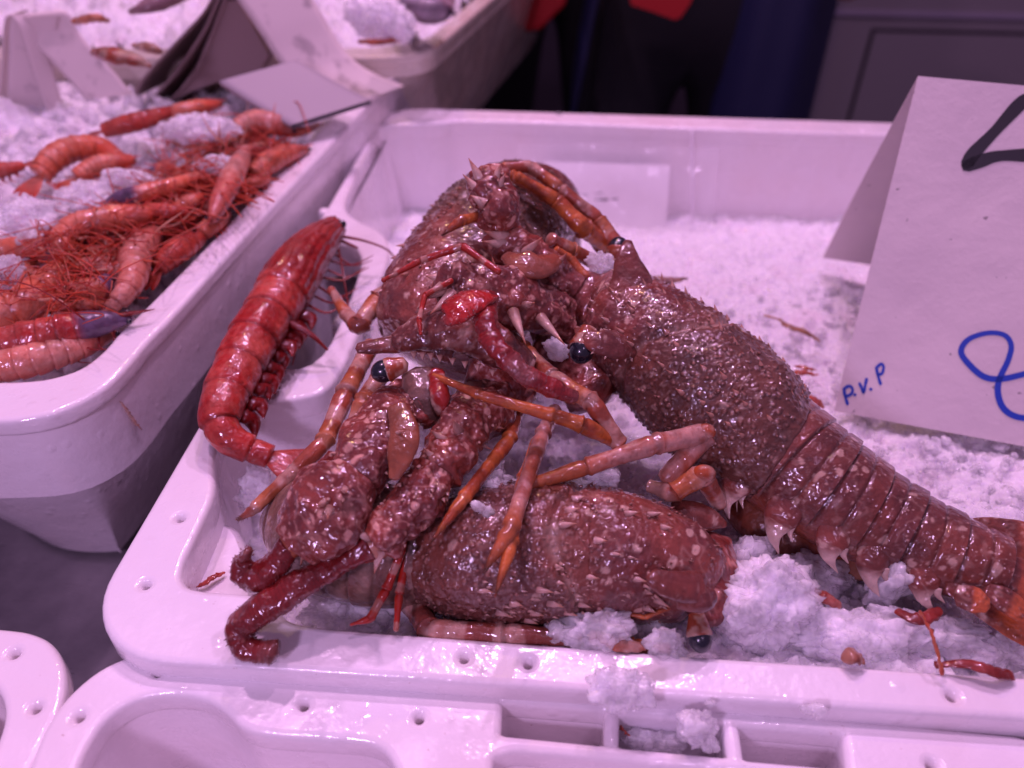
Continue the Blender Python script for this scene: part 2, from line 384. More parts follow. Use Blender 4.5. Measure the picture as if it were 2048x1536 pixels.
# middle crate
out_px = [(135, 1305), (135, 1305), (700, 322), (762, 214), (762, 214)]
c1, c2 = Pz(135, 1305, 0)[:2], Pz(762, 214, 0)[:2]
XR = 61.
def round_rect(x0, y0, x1, y1, r, skew=(0, 0)):
    pts = []
    for cx, cy, a0 in ((x1 - r, y1 - r, 0), (x0 + r, y1 - r, 90), (x0 + r, y0 + r, 180), (x1 - r, y0 + r, 270)):
        for a in np.linspace(a0, a0 + 90, 12): pts.append((cx + r * math.cos(math.radians(a)), cy + r * math.sin(math.radians(a))))
    return np.array(pts)
MID_OUT = round_rect(0, 0, XR, 59.6, 3.6)
ip = [(2700, 1420), (1700, 1340), (900, 1278), (700, 1264), (600, 1253), (562, 1240), (545, 1205), (500, 1190), (400, 1185), (362, 1175), (352, 1140),
      (390, 1060), (425, 985), (420, 930), (432, 860), (480, 806), (600, 795), (655, 778), (690, 720), (735, 610), (780, 510), (768, 465), (700, 436),
      (683, 410), (700, 370), (741, 285), (765, 247), (883, 247), (910, 236), (1700, 268)]
mi = [Pz(x, y, 0)[:2] for x, y in ip] + [np.array([XR - 2, 57.2]), np.array([XR - 2, 1.6])]
mi = mi[1:]                       # first pixel point lies beyond the frame
MID_IN = chaikin(mi, 3)
pocket = zpoly([(738, 492), (650, 478), (590, 560), (528, 740), (640, 736), (700, 610)], 0, 2)
mid = crate('fish_crate', 'white plastic crate holding the lobsters, ice and large price card', MID_OUT, [(MID_IN, -11)], 0, 1.5, -11,
            holes=[(291, 1168), (360, 1035), (928, 1314), (1056, 1325), (1905, 1391), (648, 418), (712, 296), (735, 250), (880, 225), (1118, 228), (1180, 230), (1722, 262), (553, 772)], pockets=[pocket])
# low ledge in the near left corner and the step beside it
lb = MB(); LG = chaikin([Pz(x, y, -2)[:2] for x, y in ((330, 1235), (350, 1130), (400, 1040), (470, 1040), (500, 1110), (520, 1230))], 3)
LG = resample(LG, 60); c = LG.mean(0)
band(lb, [at_z(inset(LG, -.3), -11), at_z(LG, -2.3), at_z(inset(LG, .3), -2.0)]); e = inset(LG, .3)
lb.add(np.vstack([at_z(e, -2.0), [[*c, -2.0]]]), [(i, (i + 1) % 60, 60) for i in range(60)])
lb.build('corner_ledge', M_PLASTIC, mid, sharp=50)
# moulded grip on the far left inside wall
gb = MB()
g0 = [Py(778, 300, 56.4), Py(868, 296, 56.4), Py(862, 345, 56.4), Py(748, 372, 56.4)]
g1 = [p + np.array([0, 1.2, -.0]) for p in g0]
gb.add(g0 + g1, [(0, 1, 2, 3), (0, 4, 5, 1), (1, 5, 6, 2), (2, 6, 7, 3), (3, 7, 4, 0)])
gq = gb.build('moulded_grip', M_PLASTIC, mid, smooth=False)
bv = gq.modifiers.new('b', 'BEVEL'); bv.width = .006; bv.segments = 4

# left crate with the prawns (a few degrees askew)
def skew_rect(p, ang, wd, ln, r, corner='fr'):
    """rounded rectangle whose near right corner sits at p, long side going away at ang degrees right of +Y"""
    q = round_rect(-wd, 0, 0, ln, r); a = math.radians(-ang); R2 = np.array([[math.cos(a), -math.sin(a)], [math.sin(a), math.cos(a)]])
    return q @ R2.T + np.asarray(p)
ZL = 3.0
L_in = zpoly([(-420, 770), (0, 765), (60, 763), (110, 756), (165, 738), (210, 703), (245, 660), (289, 621), (424, 484), (553, 350), (690, 210), (748, 154), (740, 140), (600, 138), (300, 136), (0, 134), (-500, 132)], ZL, 2)
L_out = zpoly([(-620, 850), (0, 840), (70, 832), (130, 815), (200, 778), (250, 730), (290, 680), (340, 632), (430, 531), (582, 368), (760, 180), (846, 92), (850, 88), (600, 90), (300, 92), (-600, 92)], ZL, 2)
crate('fish_crate', 'white plastic crate at the left, heaped with pink prawns and ice', L_out, [(L_in, -4)], ZL, 1.0, -4, holes=(), m=M_PLASTIC, foot_z=-13.5, taper=5.2, skirt=4.9)

# worn crate behind it
ZB = 5.0
B_in = zpoly([(845, 82), (870, 66), (1010, -55), (1150, -160), (900, -175), (400, -180), (-200, -170), (-150, 100), (300, 96), (735, 98)], ZB, 2)
B_out = zpoly([(850, 106), (885, 80), (1040, -55), (1200, -180), (900, -200), (400, -205), (-300, -195), (-220, 118), (300, 112), (735, 114)], ZB, 2)
crate('fish_crate', 'yellowed white crate farthest left behind the prawns, ice and squid inside', B_out, [(B_in, -1)], ZB, 1.0, -1, m=M_PLASTIC_OLD, foot_z=-13.5, taper=5.0, skirt=2)

# near crate along the bottom edge
ZF = -.9
F_out = zpoly([(20, 1700), (40, 1600), (63, 1536), (95, 1451), (142, 1388), (203, 1337), (273, 1309), (350, 1305), (500, 1318), (684, 1338), (1000, 1373), (1600, 1433), (2300, 1502), (2400, 1900), (0, 2000)], ZF, 2)
F_in = zpoly([(128, 1600), (146, 1536), (166, 1490), (195, 1442), (244, 1403), (303, 1383), (366, 1381), (425, 1393), (464, 1422), (488, 1451), (537, 1464), (650, 1470), (760, 1478), (796, 1520), (820, 1600), (820, 1800), (80, 1800)], ZF, 2)
def rq(a, b2, c, d, z):
    P = [np.array(q, float) for q in (a, b2, c, d)]; out = []
    for i in range(4):
        p, q = P[i], P[(i + 1) % 4]
        for t in (.06, .12, .3, .5, .7, .88, .94): out.append(p * (1 - t) + q * t)
    return chaikin([Pz(x, y, z)[:2] for x, y in out], 2)
F_p = [(rq((998, 1396), (1216, 1413), (1216, 1496), (994, 1474), ZF), -3.4),
       (rq((1232, 1420), (1454, 1438), (1464, 1520), (1230, 1498), ZF), -3.4),
       (rq((1470, 1442), (1692, 1460), (1704, 1544), (1482, 1524), ZF), -3.4),
       (rq((982, 1490), (1720, 1562), (1740, 1800), (950, 1800), ZF), -3.8)]
crate('fish_crate', 'empty white crate along the bottom edge, with square pockets in its rim', F_out, [(F_in, -7)] + F_p, ZF, 1.2, -7,
      holes=[(316, 1342), (157, 1432), (607, 1409), (838, 1435), (1865, 1530)], inset_in=.15, taper=.05, wall_in=.12)
E_out = zpoly([(-200, 1258), (-60, 1256), (10, 1261), (60, 1268), (102, 1290), (124, 1340), (120, 1400), (85, 1480), (30, 1580), (-20, 1700), (-200, 1800)], -1.2, 2)
E_in = zpoly([(-200, 1350), (-60, 1342), (-10, 1356), (16, 1400), (14, 1450), (-20, 1530), (-60, 1600), (-200, 1640)], -1.2, 2)
crate('fish_crate', 'white crate corner cut off by the lower left edge of the photo', E_out, [(E_in, -6)], -1.2, 1.2, -6, holes=[(28, 1306), (70, 1415)], inset_in=.4, taper=1.0)

# ------------------------------------------------------------------ ice beds
def ice_h(x, y):
    z = -.9 - 7.6 * np.clip((y - 2) / 55., 0, 1) ** .85
    z = z - 3.6 * (1 - sstep(3, 11, x)) * (1 - sstep(10, 26, y)) - 1.6 * (1 - sstep(6, 17, x)) * (1 - sstep(3, 9, y))
    return z
def ico(sub):
    import bmesh
    bm = bmesh.new(); bmesh.ops.create_icosphere(bm, subdivisions=sub, radius=1); V = np.array([v.co[:] for v in bm.verts]); F = [tuple(v.index for v in f.verts) for f in bm.faces]; bm.free(); return V, F
ICO2, ICO3, ICO5, ICO6 = ico(2), ico(3), ico(5), ico(6)
def chunk(mb, p, r, g):
    V = ICO2[0] * (1 + .55 * (g.random((len(ICO2[0]), 1)) - .5)); a = g.normal(size=(3, 3)); q, _ = np.linalg.qr(a)
    mb.add(p + (V * g.uniform(.5, 1.2, 3)) @ q * r, ICO2[1])
def ice_bed(name, label, xs, ys, hfun, amp, inside, m, seed, chips=(0, 0, 0, None)):
    X, Y = np.meshgrid(xs, ys, indexing='ij'); P = np.stack([X.ravel(), Y.ravel(), 0 * X.ravel()], 1)
    z = hfun(P[:, 0], P[:, 1])
    w1, w2, wi = worley(P, .75, seed, True); g1, g2, gi = worley(P, 2.3, seed + 9, True)
    gr = worley(P, 4.5, seed + 30, True); z = z + amp * .18 * (gr[2] - .5) * sstep(0, .3, gr[1] - gr[0])
    z = z + amp * (1.4 * (fbm(P, .16, 3, seed) - .5) + .9 * (fbm(P, .5, 3, seed + 2) - .5) + .75 * (wi - .5) * sstep(0, .35, w2 - w1) + .38 * (gi - .5) * sstep(0, .3, g2 - g1) + .35 * (fbm(P, 1.5, 4, seed + 3) - .5))
    P[:, 2] = z; ok = inside(P)
    nx, ny = len(xs), len(ys); f = []
    okg = ok.reshape(nx, ny); cell = okg[:-1, :-1] & okg[1:, :-1] & okg[:-1, 1:] & okg[1:, 1:]
    for i, j in np.argwhere(cell): a = i * ny + j; f.append((a, a + ny, a + ny + 1, a + 1))
    mb = MB(); mb.add(P, f); cr_ = np.random.default_rng(seed); ii = np.flatnonzero(ok)
    for k in range(chips[0]):
        q = P[ii[cr_.integers(len(ii))]]
        if chips[3] and not chips[3](q): continue
        chunk(mb, q + [0, 0, .0], cr_.uniform(chips[1], chips[2]), cr_)
    o = mb.build(name, m); kind(o, 'stuff'); return tag(o, label, 'ice')
def in_poly(P, poly):
    x, y = P[:, 0], P[:, 1]; r = np.zeros(len(P), bool); q = np.asarray(poly); k = len(q)
    for i in range(k):
        a, b2 = q[i], q[(i + 1) % k]; c = ((a[1] > y) != (b2[1] > y)); r ^= c & (x < (b2[0] - a[0]) * (y - a[1]) / (b2[1] - a[1] + 1e-12) + a[0])
    return r
ysg = np.concatenate([np.arange(.6, 20, .11), np.arange(20, 58, .24)])
ice_bed('crushed_ice', 'white crushed ice filling the crate under the lobsters', np.arange(1.5, 58, .12), ysg, ice_h, 1.0, lambda P: in_poly(P, inset(MID_IN, .10)), M_ICE, 11, (0, 0, 0, None))
def ice_hl(x, y): return np.where(y > 60, 2.5, 1.1 + 1.2 * np.exp(-((x + 14) ** 2 + (y - 30) ** 2) / 130.)) + 0.02 * (y - 20) - 2.6 * np.exp(-((x - (-5 + .13 * (y - 15))) / 11.) ** 2) * (y < 62) - 1.5 * np.exp(-((x + 14) ** 2 + (y - 13) ** 2) / 60.)
ice_bed('crushed_ice', 'pinkish crushed ice between the prawns in the left crate', np.arange(-55, 4, .26), np.arange(10, 64, .26), ice_hl, 1.9, lambda P: in_poly(P, inset(L_in, .2)), M_ICE, 31, (0, 0, 0, None))
def ice_hb(x, y): return 4.2 + 3.0 * np.exp(-((x + 28) ** 2 / 300. + (y - 95) ** 2 / 500.)) + 2.0 * np.exp(-((x + 5) ** 2 / 60. + (y - 82) ** 2 / 100.))
ice_bed('crushed_ice', 'crushed ice piled in the farthest left crate', np.arange(-90, 30, .5), np.arange(60, 130, .5), ice_hb, 3.2, lambda P: in_poly(P, inset(B_in, .2)), M_ICE, 51, (0, 0, 0, None))

ch = MB(); gc = np.random.default_rng(5)
for k in range(1500):
    x, y = gc.uniform(14, 52), gc.uniform(1.6, 17) if k % 3 else gc.uniform(17, 40)
    if not in_poly(np.array([[x, y, 0]]), inset(MID_IN, .8))[0]: continue
    chunk(ch, np.array([x, y, float(ice_h(np.array([x]), np.array([y]))[0]) + gc.uniform(-.15, .35)]), gc.uniform(.10, .34) * (1 if y < 17 else 1.5), gc)
for k in range(600):
    x, y = gc.uniform(-36, 0), gc.uniform(16, 56)
    if not in_poly(np.array([[x, y, 0]]), inset(L_in, 1.0))[0] or x > -9 + .13 * (y - 15): continue
    chunk(ch, np.array([x, y, float(ice_hl(np.array([x]), np.array([y]))[0]) + gc.uniform(-.1, .7)]), gc.uniform(.3, .95), gc)
o = ch.build('ice_chips', M_ICE_CLEAR, smooth=False); kind(o, 'stuff'); tag(o, 'loose glassy chips scattered over the crushed ice in both crates', 'ice')
# ------------------------------------------------------------------ lobsters
RED = (.235, .062, .042); MAROON = (.15, .042, .036); BROWN = (.115, .055, .035); CREAM = (.62, .42, .33); ORANGE = (.56, .17, .045)
PINKC = (.60, .30, .24); OLIVE = (.085, .055, .035)
def PT(rows):
    out = []
    for x, y, z, r in rows: p = Pz(x, y, z); out.append([*p, cm(r, p)])
    return np.array(out)
def shellcol(P, seed=0, cream=.5, rough=0., olive=0.):
    n1 = fbm(P, .55, 4, seed); n2 = fbm(P, 1.6, 3, seed + 3)
    c = mixc(MAROON, RED, sstep(.35, .65, n1)); c = c * (.8 + .4 * n2)[:, None]
    if olive: c = c * (1 - olive * sstep(.4, .6, n2)[:, None]) + np.array(OLIVE) * (olive * sstep(.4, .6, n2))[:, None]
    d, i = worley(P + (n2[:, None] - .5) * .5, 1.7, seed + 7); k = sstep(.34, .24, d) * (i < cream)
    d2, i2 = worley(P, 3.6, seed + 21); k = np.maximum(k, sstep(.30, .18, d2) * (i2 < cream * .8) * .8)
    v = sstep(.035, .0, np.abs(fbm(P, .9, 3, seed + 40) - .5)) * .35 * min(1, cream * 2)
    k = np.clip(k * .85 + v, 0, 1)
    c = c * (1 - k[:, None]) + np.array(CREAM) * k[:, None]
    return np.column_stack([c, np.full(len(P), rough)])
class Body:
    """lofted shell along a curve: ring angle 0 = right side seen from the tail, 90 = back (dorsal)"""
    def __init__(s, st, up, n=150, m=110, hd=1.0, hv=.75, wd=1.0, ex=2.2):
        st = PT(st); q = cr(st, n); s.c = q[:, :3]; s.r = np.maximum(q[:, 3], .05); s.n, s.m = n, m
        s.t, s.sd, s.u = frames(s.c, nrm(up)); s.hd, s.hv, s.wd, s.ex = hd, hv, wd, ex
    def at(s, k, ph, add=0.):
        """k: station index float, ph radians"""
        k = np.asarray(k, float); ph = np.asarray(ph, float); i = np.clip(k, 0, s.n - 1.001); a = np.floor(i).astype(int); f = (i - a)
        L = lambda A: A[a] * (1 - f)[..., None] + A[a + 1] * f[..., None]
        c, sd, u = L(s.c), L(s.sd), L(s.u); r = s.r[a] * (1 - f) + s.r[a + 1] * f
        cs, sn = np.cos(ph), np.sin(ph); e = 2. / s.ex
        x = np.sign(cs) * np.abs(cs) ** e * s.wd; y = np.sign(sn) * np.abs(sn) ** e * np.where(sn > 0, s.hd, s.hv)
        return c + sd * ((r * x + 0))[..., None] + u * (r * y)[..., None] + 0 * add
    def nor(s, k, ph):
        a = s.at(k + .5, ph) - s.at(k - .5, ph); b = s.at(k, ph + .02) - s.at(k, ph - .02); n_ = nrm(np.cross(b, a)); c = s.at(k, ph) - s.c[np.clip(np.asarray(k).astype(int), 0, s.n - 1)]
        return n_ * np.sign(np.sum(n_ * c, -1))[..., None]
    def mesh(s, mb, col, disp=None, cap0=.5, cap1=.5):
        K, H = np.meshgrid(np.arange(s.n, dtype=float), np.linspace(0, 2 * np.pi, s.m, endpoint=False), indexing='ij'); K = K.ravel(); H = H.ravel()
        V = s.at(K, H)
        if disp is not None: V = V + s.nor(np.clip(K, 1, s.n - 2), H) * disp(V, K / (s.n - 1), H)[:, None]
        f = grid_faces(s.n, s.m); V = np.vstack([V, s.c[0] - s.t[0] * s.r[0] * cap0, s.c[-1] + s.t[-1] * s.r[-1] * cap1]); a, b = len(V) - 2, len(V) - 1
        f += [(a, (j + 1) % s.m, j) for j in range(s.m)] + [(b, (s.n - 1) * s.m + j, (s.n - 1) * s.m + (j + 1) % s.m) for j in range(s.m)]
        mb.add(V, f, col(V, np.r_[K / (s.n - 1), 0, 1], np.r_[H, 0, 0]))
    def spines(s, mb, items, fwd=-1.0, lift=.9, c0=CREAM, c1=(.40, .12, .05), base=True):
        for k, deg, ln, r in items:
            k = k * (s.n - 1); ph = math.radians(deg); p = s.at(k, ph); nn = s.nor(np.float64(np.clip(k, 1, s.n - 2)), ph); t = s.t[int(np.clip(k, 0, s.n - 1))] * fwd
            spine(mb, p - nn * r * .5, nn * lift + t * .75, ln + r * .5, r, c0, c1, bend=t * .2)
def rspines(n, k0, k1, d0, d1, ln, r, rng): return [(rng.uniform(k0, k1), rng.uniform(d0, d1), ln * rng.uniform(.5, 1.4), r * rng.uniform(.6, 1.3)) for _ in range(n)]

def carapace(name, st, up, parent, seed, olive=.3, n_sp=260, rough_rear=1.0, rows=(60, 90, 120), ridge=None, front_at_0=True, **kw):
    b = Body(st, up, 290, 250, **kw); mb = MB(); rng = np.random.default_rng(seed)
    def groove(s, H): return np.exp(-((s - .47 - .07 * np.cos(2 * (H - 1.57))) / .018) ** 2)
    def disp(V, s, H):
        g = groove(s, H); lump = (fbm(V, .7, 3, seed) - .5) * .35; pim, pi = worley(V, 3.2, seed + 4)
        return lump - .20 * g + .09 * sstep(.42, .1, pim) * (.25 + .75 * sstep(.1, .5, s)) - .12 * np.exp(-((H - 1.57) / .04) ** 2) * sstep(.5, .6, s) * .6 + .12 * np.exp(-((s - .985) / .012) ** 2)
    def col(V, s, H):
        k = rough_rear * (.22 + .6 * sstep(.3, .6, s)); c = shellcol(V, seed, .30, 1., 0.); c[:, :3] *= (1.2, 1.2, 1.22)
        o = olive * sstep(.22, .55, s + .3 * (fbm(V, .8, 3, seed + 9) - .5)); c[:, :3] = c[:, :3] * (1 - o[:, None]) + np.array(OLIVE) * o[:, None]
        g = groove(s, H) * .6 * sstep(.35, .6, fbm(V, .8, 3, seed + 2)); c[:, :3] = c[:, :3] * (1 - g[:, None]) + np.array(CREAM) * g[:, None]
        pim, pi = worley(V, 3.2, seed + 4); q = sstep(.22, .08, pim) * .5; c[:, :3] = c[:, :3] * (1 - q[:, None]) + np.array((.46, .22, .17)) * q[:, None]
        e = sstep(.975, .99, s) * .5; c[:, :3] = c[:, :3] * (1 - e[:, None]) + np.array((.40, .24, .19)) * e[:, None]
        lo = sstep(-.75, -1.0, np.sin(H)) ; c[:, :3] = c[:, :3] * (1 - lo[:, None]) + np.array((.34, .17, .13)) * lo[:, None]
        c[:, 3] = k; return c
    b.mesh(mb, col, disp, .25, .05)
    for k, dg, ln, r in rspines(n_sp, .04, .97, -30, 210, .10, .062, rng):
        kk = k * (b.n - 1); ph = math.radians(dg); p = b.at(kk, ph); nn = b.nor(np.float64(np.clip(kk, 1, b.n - 2)), ph); tt = -b.t[int(kk)]
        ball(mb, p + tt * r * .4 - nn * r * .35, (r * 1.1, r * .9, r * 1.2), (.24, .095, .07, .1) if rng.random() < .7 else (.40, .21, .16, .1), 6, 8, [nrm(np.cross(nn, tt)), nrm(nn), tt])
        if ln > .11: spine(mb, p, nn * .7 + tt, ln + .06, r * .6, (.46, .24, .18), (.36, .15, .07), nseg=5)
    for dg in rows:
        for k in np.linspace(.12, .92, 13): b.spines(mb, [(k + rng.uniform(-.015, .015), dg + rng.uniform(-3, 3), rng.uniform(.22, .42) * (1.2 - .75 * k), rng.uniform(.09, .15))], c0=(.50, .27, .2), c1=(.36, .13, .06))
    if ridge:
        for k in np.linspace(.2, .97, 26): b.spines(mb, [(k, ridge + rng.uniform(-2, 2), .26, .075)], c0=(.30, .12, .09), c1=(.20, .07, .04))
    o = mb.build(name, M_SHELL, parent); return b, o
def abdomen(name, st, up, parent, seed, nseg=6, pleura=None, under=ORANGE, hd=1., hv=.8, greyish=0., **kw):
    b = Body(st, up, 260, 210, hd=hd, hv=hv, **kw); mb = MB()
    def disp(V, s, H):
        x = (s * nseg) % 1; step = .12 * (x - .5) - .07 * np.exp(-((x - .02) / .05) ** 2) - .08 * np.exp(-((x - .52) / .05) ** 2)
        return step * sstep(-.6, -.1, np.sin(H)) + .08 * (fbm(V, .9, 3, seed) - .5)
    def col(V, s, H):
        c = shellcol(V, seed, .30, .10, .1); dd, di_ = worley(V, 5.0, seed + 60); kk = (sstep(.26, .14, dd) * (di_ < .45) * .8)[:, None]; c[:, :3] = c[:, :3] * (1 - kk) + np.array(CREAM) * kk; x = (s * nseg) % 1; d = np.exp(-((x - .02) / .05) ** 2) + .7 * np.exp(-((x - .52) / .03) ** 2)
        c[:, :3] *= (1 - .5 * np.clip(d, 0, 1))[:, None]
        if greyish:
            g = greyish * (.5 + .5 * fbm(V, .8, 3, seed + 5)); bandk = .5 + .5 * np.sin(s * 60); gc = mixc((.20, .12, .09), (.36, .27, .20), bandk); c[:, :3] = c[:, :3] * (1 - g[:, None]) + gc * g[:, None]
        lo = sstep(-.25, -.55, np.sin(H)); c[:, :3] = c[:, :3] * (1 - lo[:, None]) + np.array(under) * lo[:, None] * (.7 + .6 * fbm(V, .6, 3, 3))[:, None]
        return c
    b.mesh(mb, col, disp, .1, .1); return b, mb, mb
def leg(name, rows, parent, pal='leg', seed=0, tip=False, label=None, flat=1., nseg=18, knob=True, m=None):
    """rows px,py,z,rpx ; each row is a joint"""
    q = PT(rows); mb = MB(); k = len(q)
    # a limb: slim waist at each joint, tapered articles between
    P = []; 
    for i in range(k - 1):
        a, b = q[i], q[i + 1]
        last = tip and i == k - 2
        for t, f in (((0., .9), (.15, .98), (.4, .78), (.7, .5), (.9, .24)) if last else ((0., .86), (.12, 1.02), (.5, .93), (.86, 1.0), (.955, 1.13))): P.append(np.r_[a[:3] * (1 - t) + b[:3] * t, (a[3] * (1 - t) + b[3] * t) * f])
    P.append(np.r_[q[-1][:3], q[-1][3] * (.06 if tip else .9)]); P = np.array(P)
    Lq = np.r_[0, np.cumsum(np.linalg.norm(np.diff(q[:, :3], axis=0), axis=1))]; s_last = Lq[-2] / Lq[-1]
    L = np.r_[0, np.cumsum(np.linalg.norm(np.diff(P[:, :3], axis=0), axis=1))]; tot = L[-1]
    sc = .5
    def col(V, s, H):
        x = s * tot
        if pal == 'leg':
            nb = np.sin(x * 3.6 + seed * 1.7 + 1.2 * (fbm(V, 1.3, 3, seed) - .5) * 4); n2 = fbm(V, 2.2, 3, seed + 2)
            c = mixc((.58, .33, .25), (.40, .10, .055), sstep(-.15, .45, nb + (n2 - .5) * 1.2)); o = sstep(.3, .9, np.sin(x * 1.8 + seed)) * .75; c = c * (1 - o[:, None]) + np.array(ORANGE) * o[:, None]
        elif pal == 'orange':
            n2 = fbm(V, 1.6, 4, seed); c = mixc((.60, .17, .04), (.40, .08, .028), sstep(.35, .7, n2)); c = c * (.85 + .35 * fbm(V, 5, 2, seed)[:, None])
        elif pal == 'pale':
            n2 = fbm(V, 1.5, 4, seed); c = mixc((.60, .33, .27), (.45, .13, .07), sstep(.45, .72, n2))
            o = sstep(.62, .8, s); c = c * (1 - o[:, None]) + np.array((.46, .13, .045)) * o[:, None]
        elif pal == 'banded':
            nb = np.sin(x * 4.2 + seed); c = mixc((.42, .022, .010), (.50, .25, .19), sstep(.6, .9, nb + .5 * (fbm(V, 2, 3, seed) - .5)))
        elif pal == 'stripe':
            nb = np.sin(x * 2.6 + seed + 3 * (fbm(V, .9, 2, seed) - .5)); c = mixc((.55, .33, .26), (.30, .08, .055), sstep(-.1, .25, nb))
        dk = sstep(s_last + (1 - s_last) * .35, 1., s) * (1. if tip else 0); c = c * (1 - .88 * dk[:, None]); jn = sum(np.exp(-((s - a_ / Lq[-1]) / .012) ** 2) for a_ in Lq[1:-1]) if k > 2 else 0 * s; c = c * (1 - .35 * np.clip(jn, 0, 1))[:, None]; sp_ = sstep(.26, .12, worley(V, 4.5, seed)[0])[:, None] * .45; c = c * (1 - sp_) + np.array((.20, .05, .03)) * sp_; st_ = (sstep(.5, .66, fbm(V * [1, 1, 1], 3.0, 4, seed + 33)) * .45)[:, None]; c = c * (1 - st_) + np.array((.34, .07, .03)) * st_
        return np.column_stack([c, np.full(len(V), .0)])
    tube(mb, P[:, :3], P[:, 3], col, nseg, len(P) * 9, flat, wob=.22 * P[:, 3].mean(), seed=seed)
    if tip:
        rng = np.random.default_rng(seed); a, b = q[-2][:3], q[-1][:3]; d = nrm(b - a)
        for _ in range(34):
            t = rng.uniform(.15, .95); rr = q[-2][3] * (1 - t * .8); o_ = nrm(rng.normal(size=3)); o_ -= d * (o_ @ d)
            spine(mb, a * (1 - t) + b * t + nrm(o_) * rr * .8, nrm(o_) + d * .8, .13, .018, (.12, .05, .03), (.05, .02, .02), nseg=4)
    o = mb.build(name, m or M_LEG, parent)
    if label: o['label'] = label
    return o
def peduncle(name, rows, parent, seed, spikes, flat=.8, up=(0, -.3, 1), cream=.6):
    q = PT(rows); mb = MB()
    P = cr(q, 60); r = P[:, 3].copy()
    def col(V, s, H):
        c = shellcol(V, seed, cream, .25, 0); c[:, :3] *= np.array([1.15, .95, .95]); return c
    tube(mb, P[:, :3], r, col, 110, 220, flat, up=up, wob=.9, seed=seed)
    rng = np.random.default_rng(seed); t, sd, u = frames(P[:, :3], up)
    for _ in range(70):
        k = rng.integers(3, 57); a = rng.uniform(0, 2 * np.pi); d = sd[k] * math.cos(a) + u[k] * math.sin(a) * flat
        spine(mb, P[k, :3] + d * r[k] * .93, nrm(d) + t[k] * .8, rng.uniform(.10, .22), rng.uniform(.05, .09), (.6, .38, .3), (.45, .18, .1), nseg=6)
    for x, y, z, x2, y2, z2, rp in spikes:
        a = Pz(x, y, z); b = Pz(x2, y2, z2); L_ = np.linalg.norm(b - a); dn = (b - a) / L_; cen = P[np.argmin(np.linalg.norm(P[:, :3] - a, axis=1)), :3]; a = a * .5 + cen * .5 if np.linalg.norm(a - cen) > .4 else a - dn * .3; spine(mb, a, b - a, np.linalg.norm(b - a), cm(rp, a) * 1.15, (.66, .46, .38), (.42, .13, .06), nseg=12)
    return mb.build(name, M_SHELL, parent)
def flagellum(name, rows, parent, seed, flat=.75, dark=(.15, .007, .007), hair=260):
    q = PT(rows); mb = MB(); P = cr(q, 70)
    def col(V, s, H):
        n = fbm(V, .8, 4, seed); rings = .5 + .5 * np.sin(s * 300); c = mixc(dark, (dark[0] * 1.5, dark[1] * 3, dark[2] * 3), n)
        g = sstep(.60, .74, fbm(V, .5, 3, seed + 2)); c = c * (1 - .7 * g[:, None]) + np.array((.30, .11, .10)) * .7 * g[:, None]
        e = sstep(.90, .98, s); c = c * (1 - .5 * e[:, None]) + np.array((.20, .09, .08)) * .5 * e[:, None]
        return np.column_stack([c * (.85 + .25 * rings)[:, None], np.full(len(V), .35)])
    tube(mb, P[:, :3], P[:, 3], col, 26, 150, flat, wob=.28, seed=seed)
    rng = np.random.default_rng(seed); t, sd, u = frames(P[:, :3], (0, 0, 1))
    for _ in range(hair):
        k = rng.integers(6, 69); a = rng.choice([0, np.pi]) + rng.normal() * .5; d = sd[k] * math.cos(a) + u[k] * math.sin(a) * flat
        spine(mb, P[k, :3] + d * P[k, 3] * .95, nrm(d) + t[k] * .4, .10, .022, (.18, .03, .03), (.14, .05, .05), nseg=4)
    return mb.build(name, M_SHELL, parent)
def eye(p, r, axis, parent, cup=True):
    mb = MB(); ax = nrm(axis); a = nrm(np.cross(ax, [0, .2, 1])); b = np.cross(ax, a)
    ball(mb, p, (r * .93, r * .93, r * 1.08), (.005, .005, .01, 0), 18, 26, [a, b, ax]); e = mb.build('eye', M_EYE, parent)
    if cup:
        m2 = MB(); c0 = np.asarray(p) - ax * r * 1.8
        def col(V, s, H): return np.column_stack([mixc(mixc((.34, .07, .025), (.55, .34, .24), sstep(.45, .6, fbm(V, 3.2, 3, 5))), (.55, .4, .3), sstep(.93, .98, s)), np.zeros(len(V))])
        tube(m2, [c0, np.asarray(p) - ax * r * 1.2, np.asarray(p) - ax * r * .35, np.asarray(p) - ax * r * .12], [r * .62, r * .78, r * 1.03, r * .92], col, 22, 26, .95, wob=.1)
        m2.build('eye_stalk', M_LEG, e)
    return e
def horn(pts, w, parent, seed, serr=True, up=(0, -.5, 1), lab=None):
    """broad flattened horn; pts rows px,py,z,rpx"""
    q = PT(pts); mb = MB()
    def col(V, s, H): c = shellcol(V, seed, .22, .15, 0); return c
    tube(mb, q[:, :3], q[:, 3], col, 24, 40, w, up=up, wob=.1, seed=seed)
    if serr:
        P = cr(q, 20); t, sd, u = frames(P[:, :3], up)
        for k in range(2, 17, 2):
            for sg in ((-1,) if serr == 1 else (1, -1)): spine(mb, P[k, :3] + sd[k] * sg * P[k, 3] * .95, sd[k] * sg + t[k] * .5, .16, .07, CREAM, CREAM)
    return mb.build('horn', M_SHELL, parent)
def plate_blob(name, rows, parent, col, flat, m, up=(0, -.4, 1), nseg=26, wob=.15, seed=0):
    q = PT(rows); mb = MB(); tube(mb, q[:, :3], q[:, 3], col, nseg, 40, flat, up=up, wob=wob, seed=seed); return mb.build(name, m, parent)

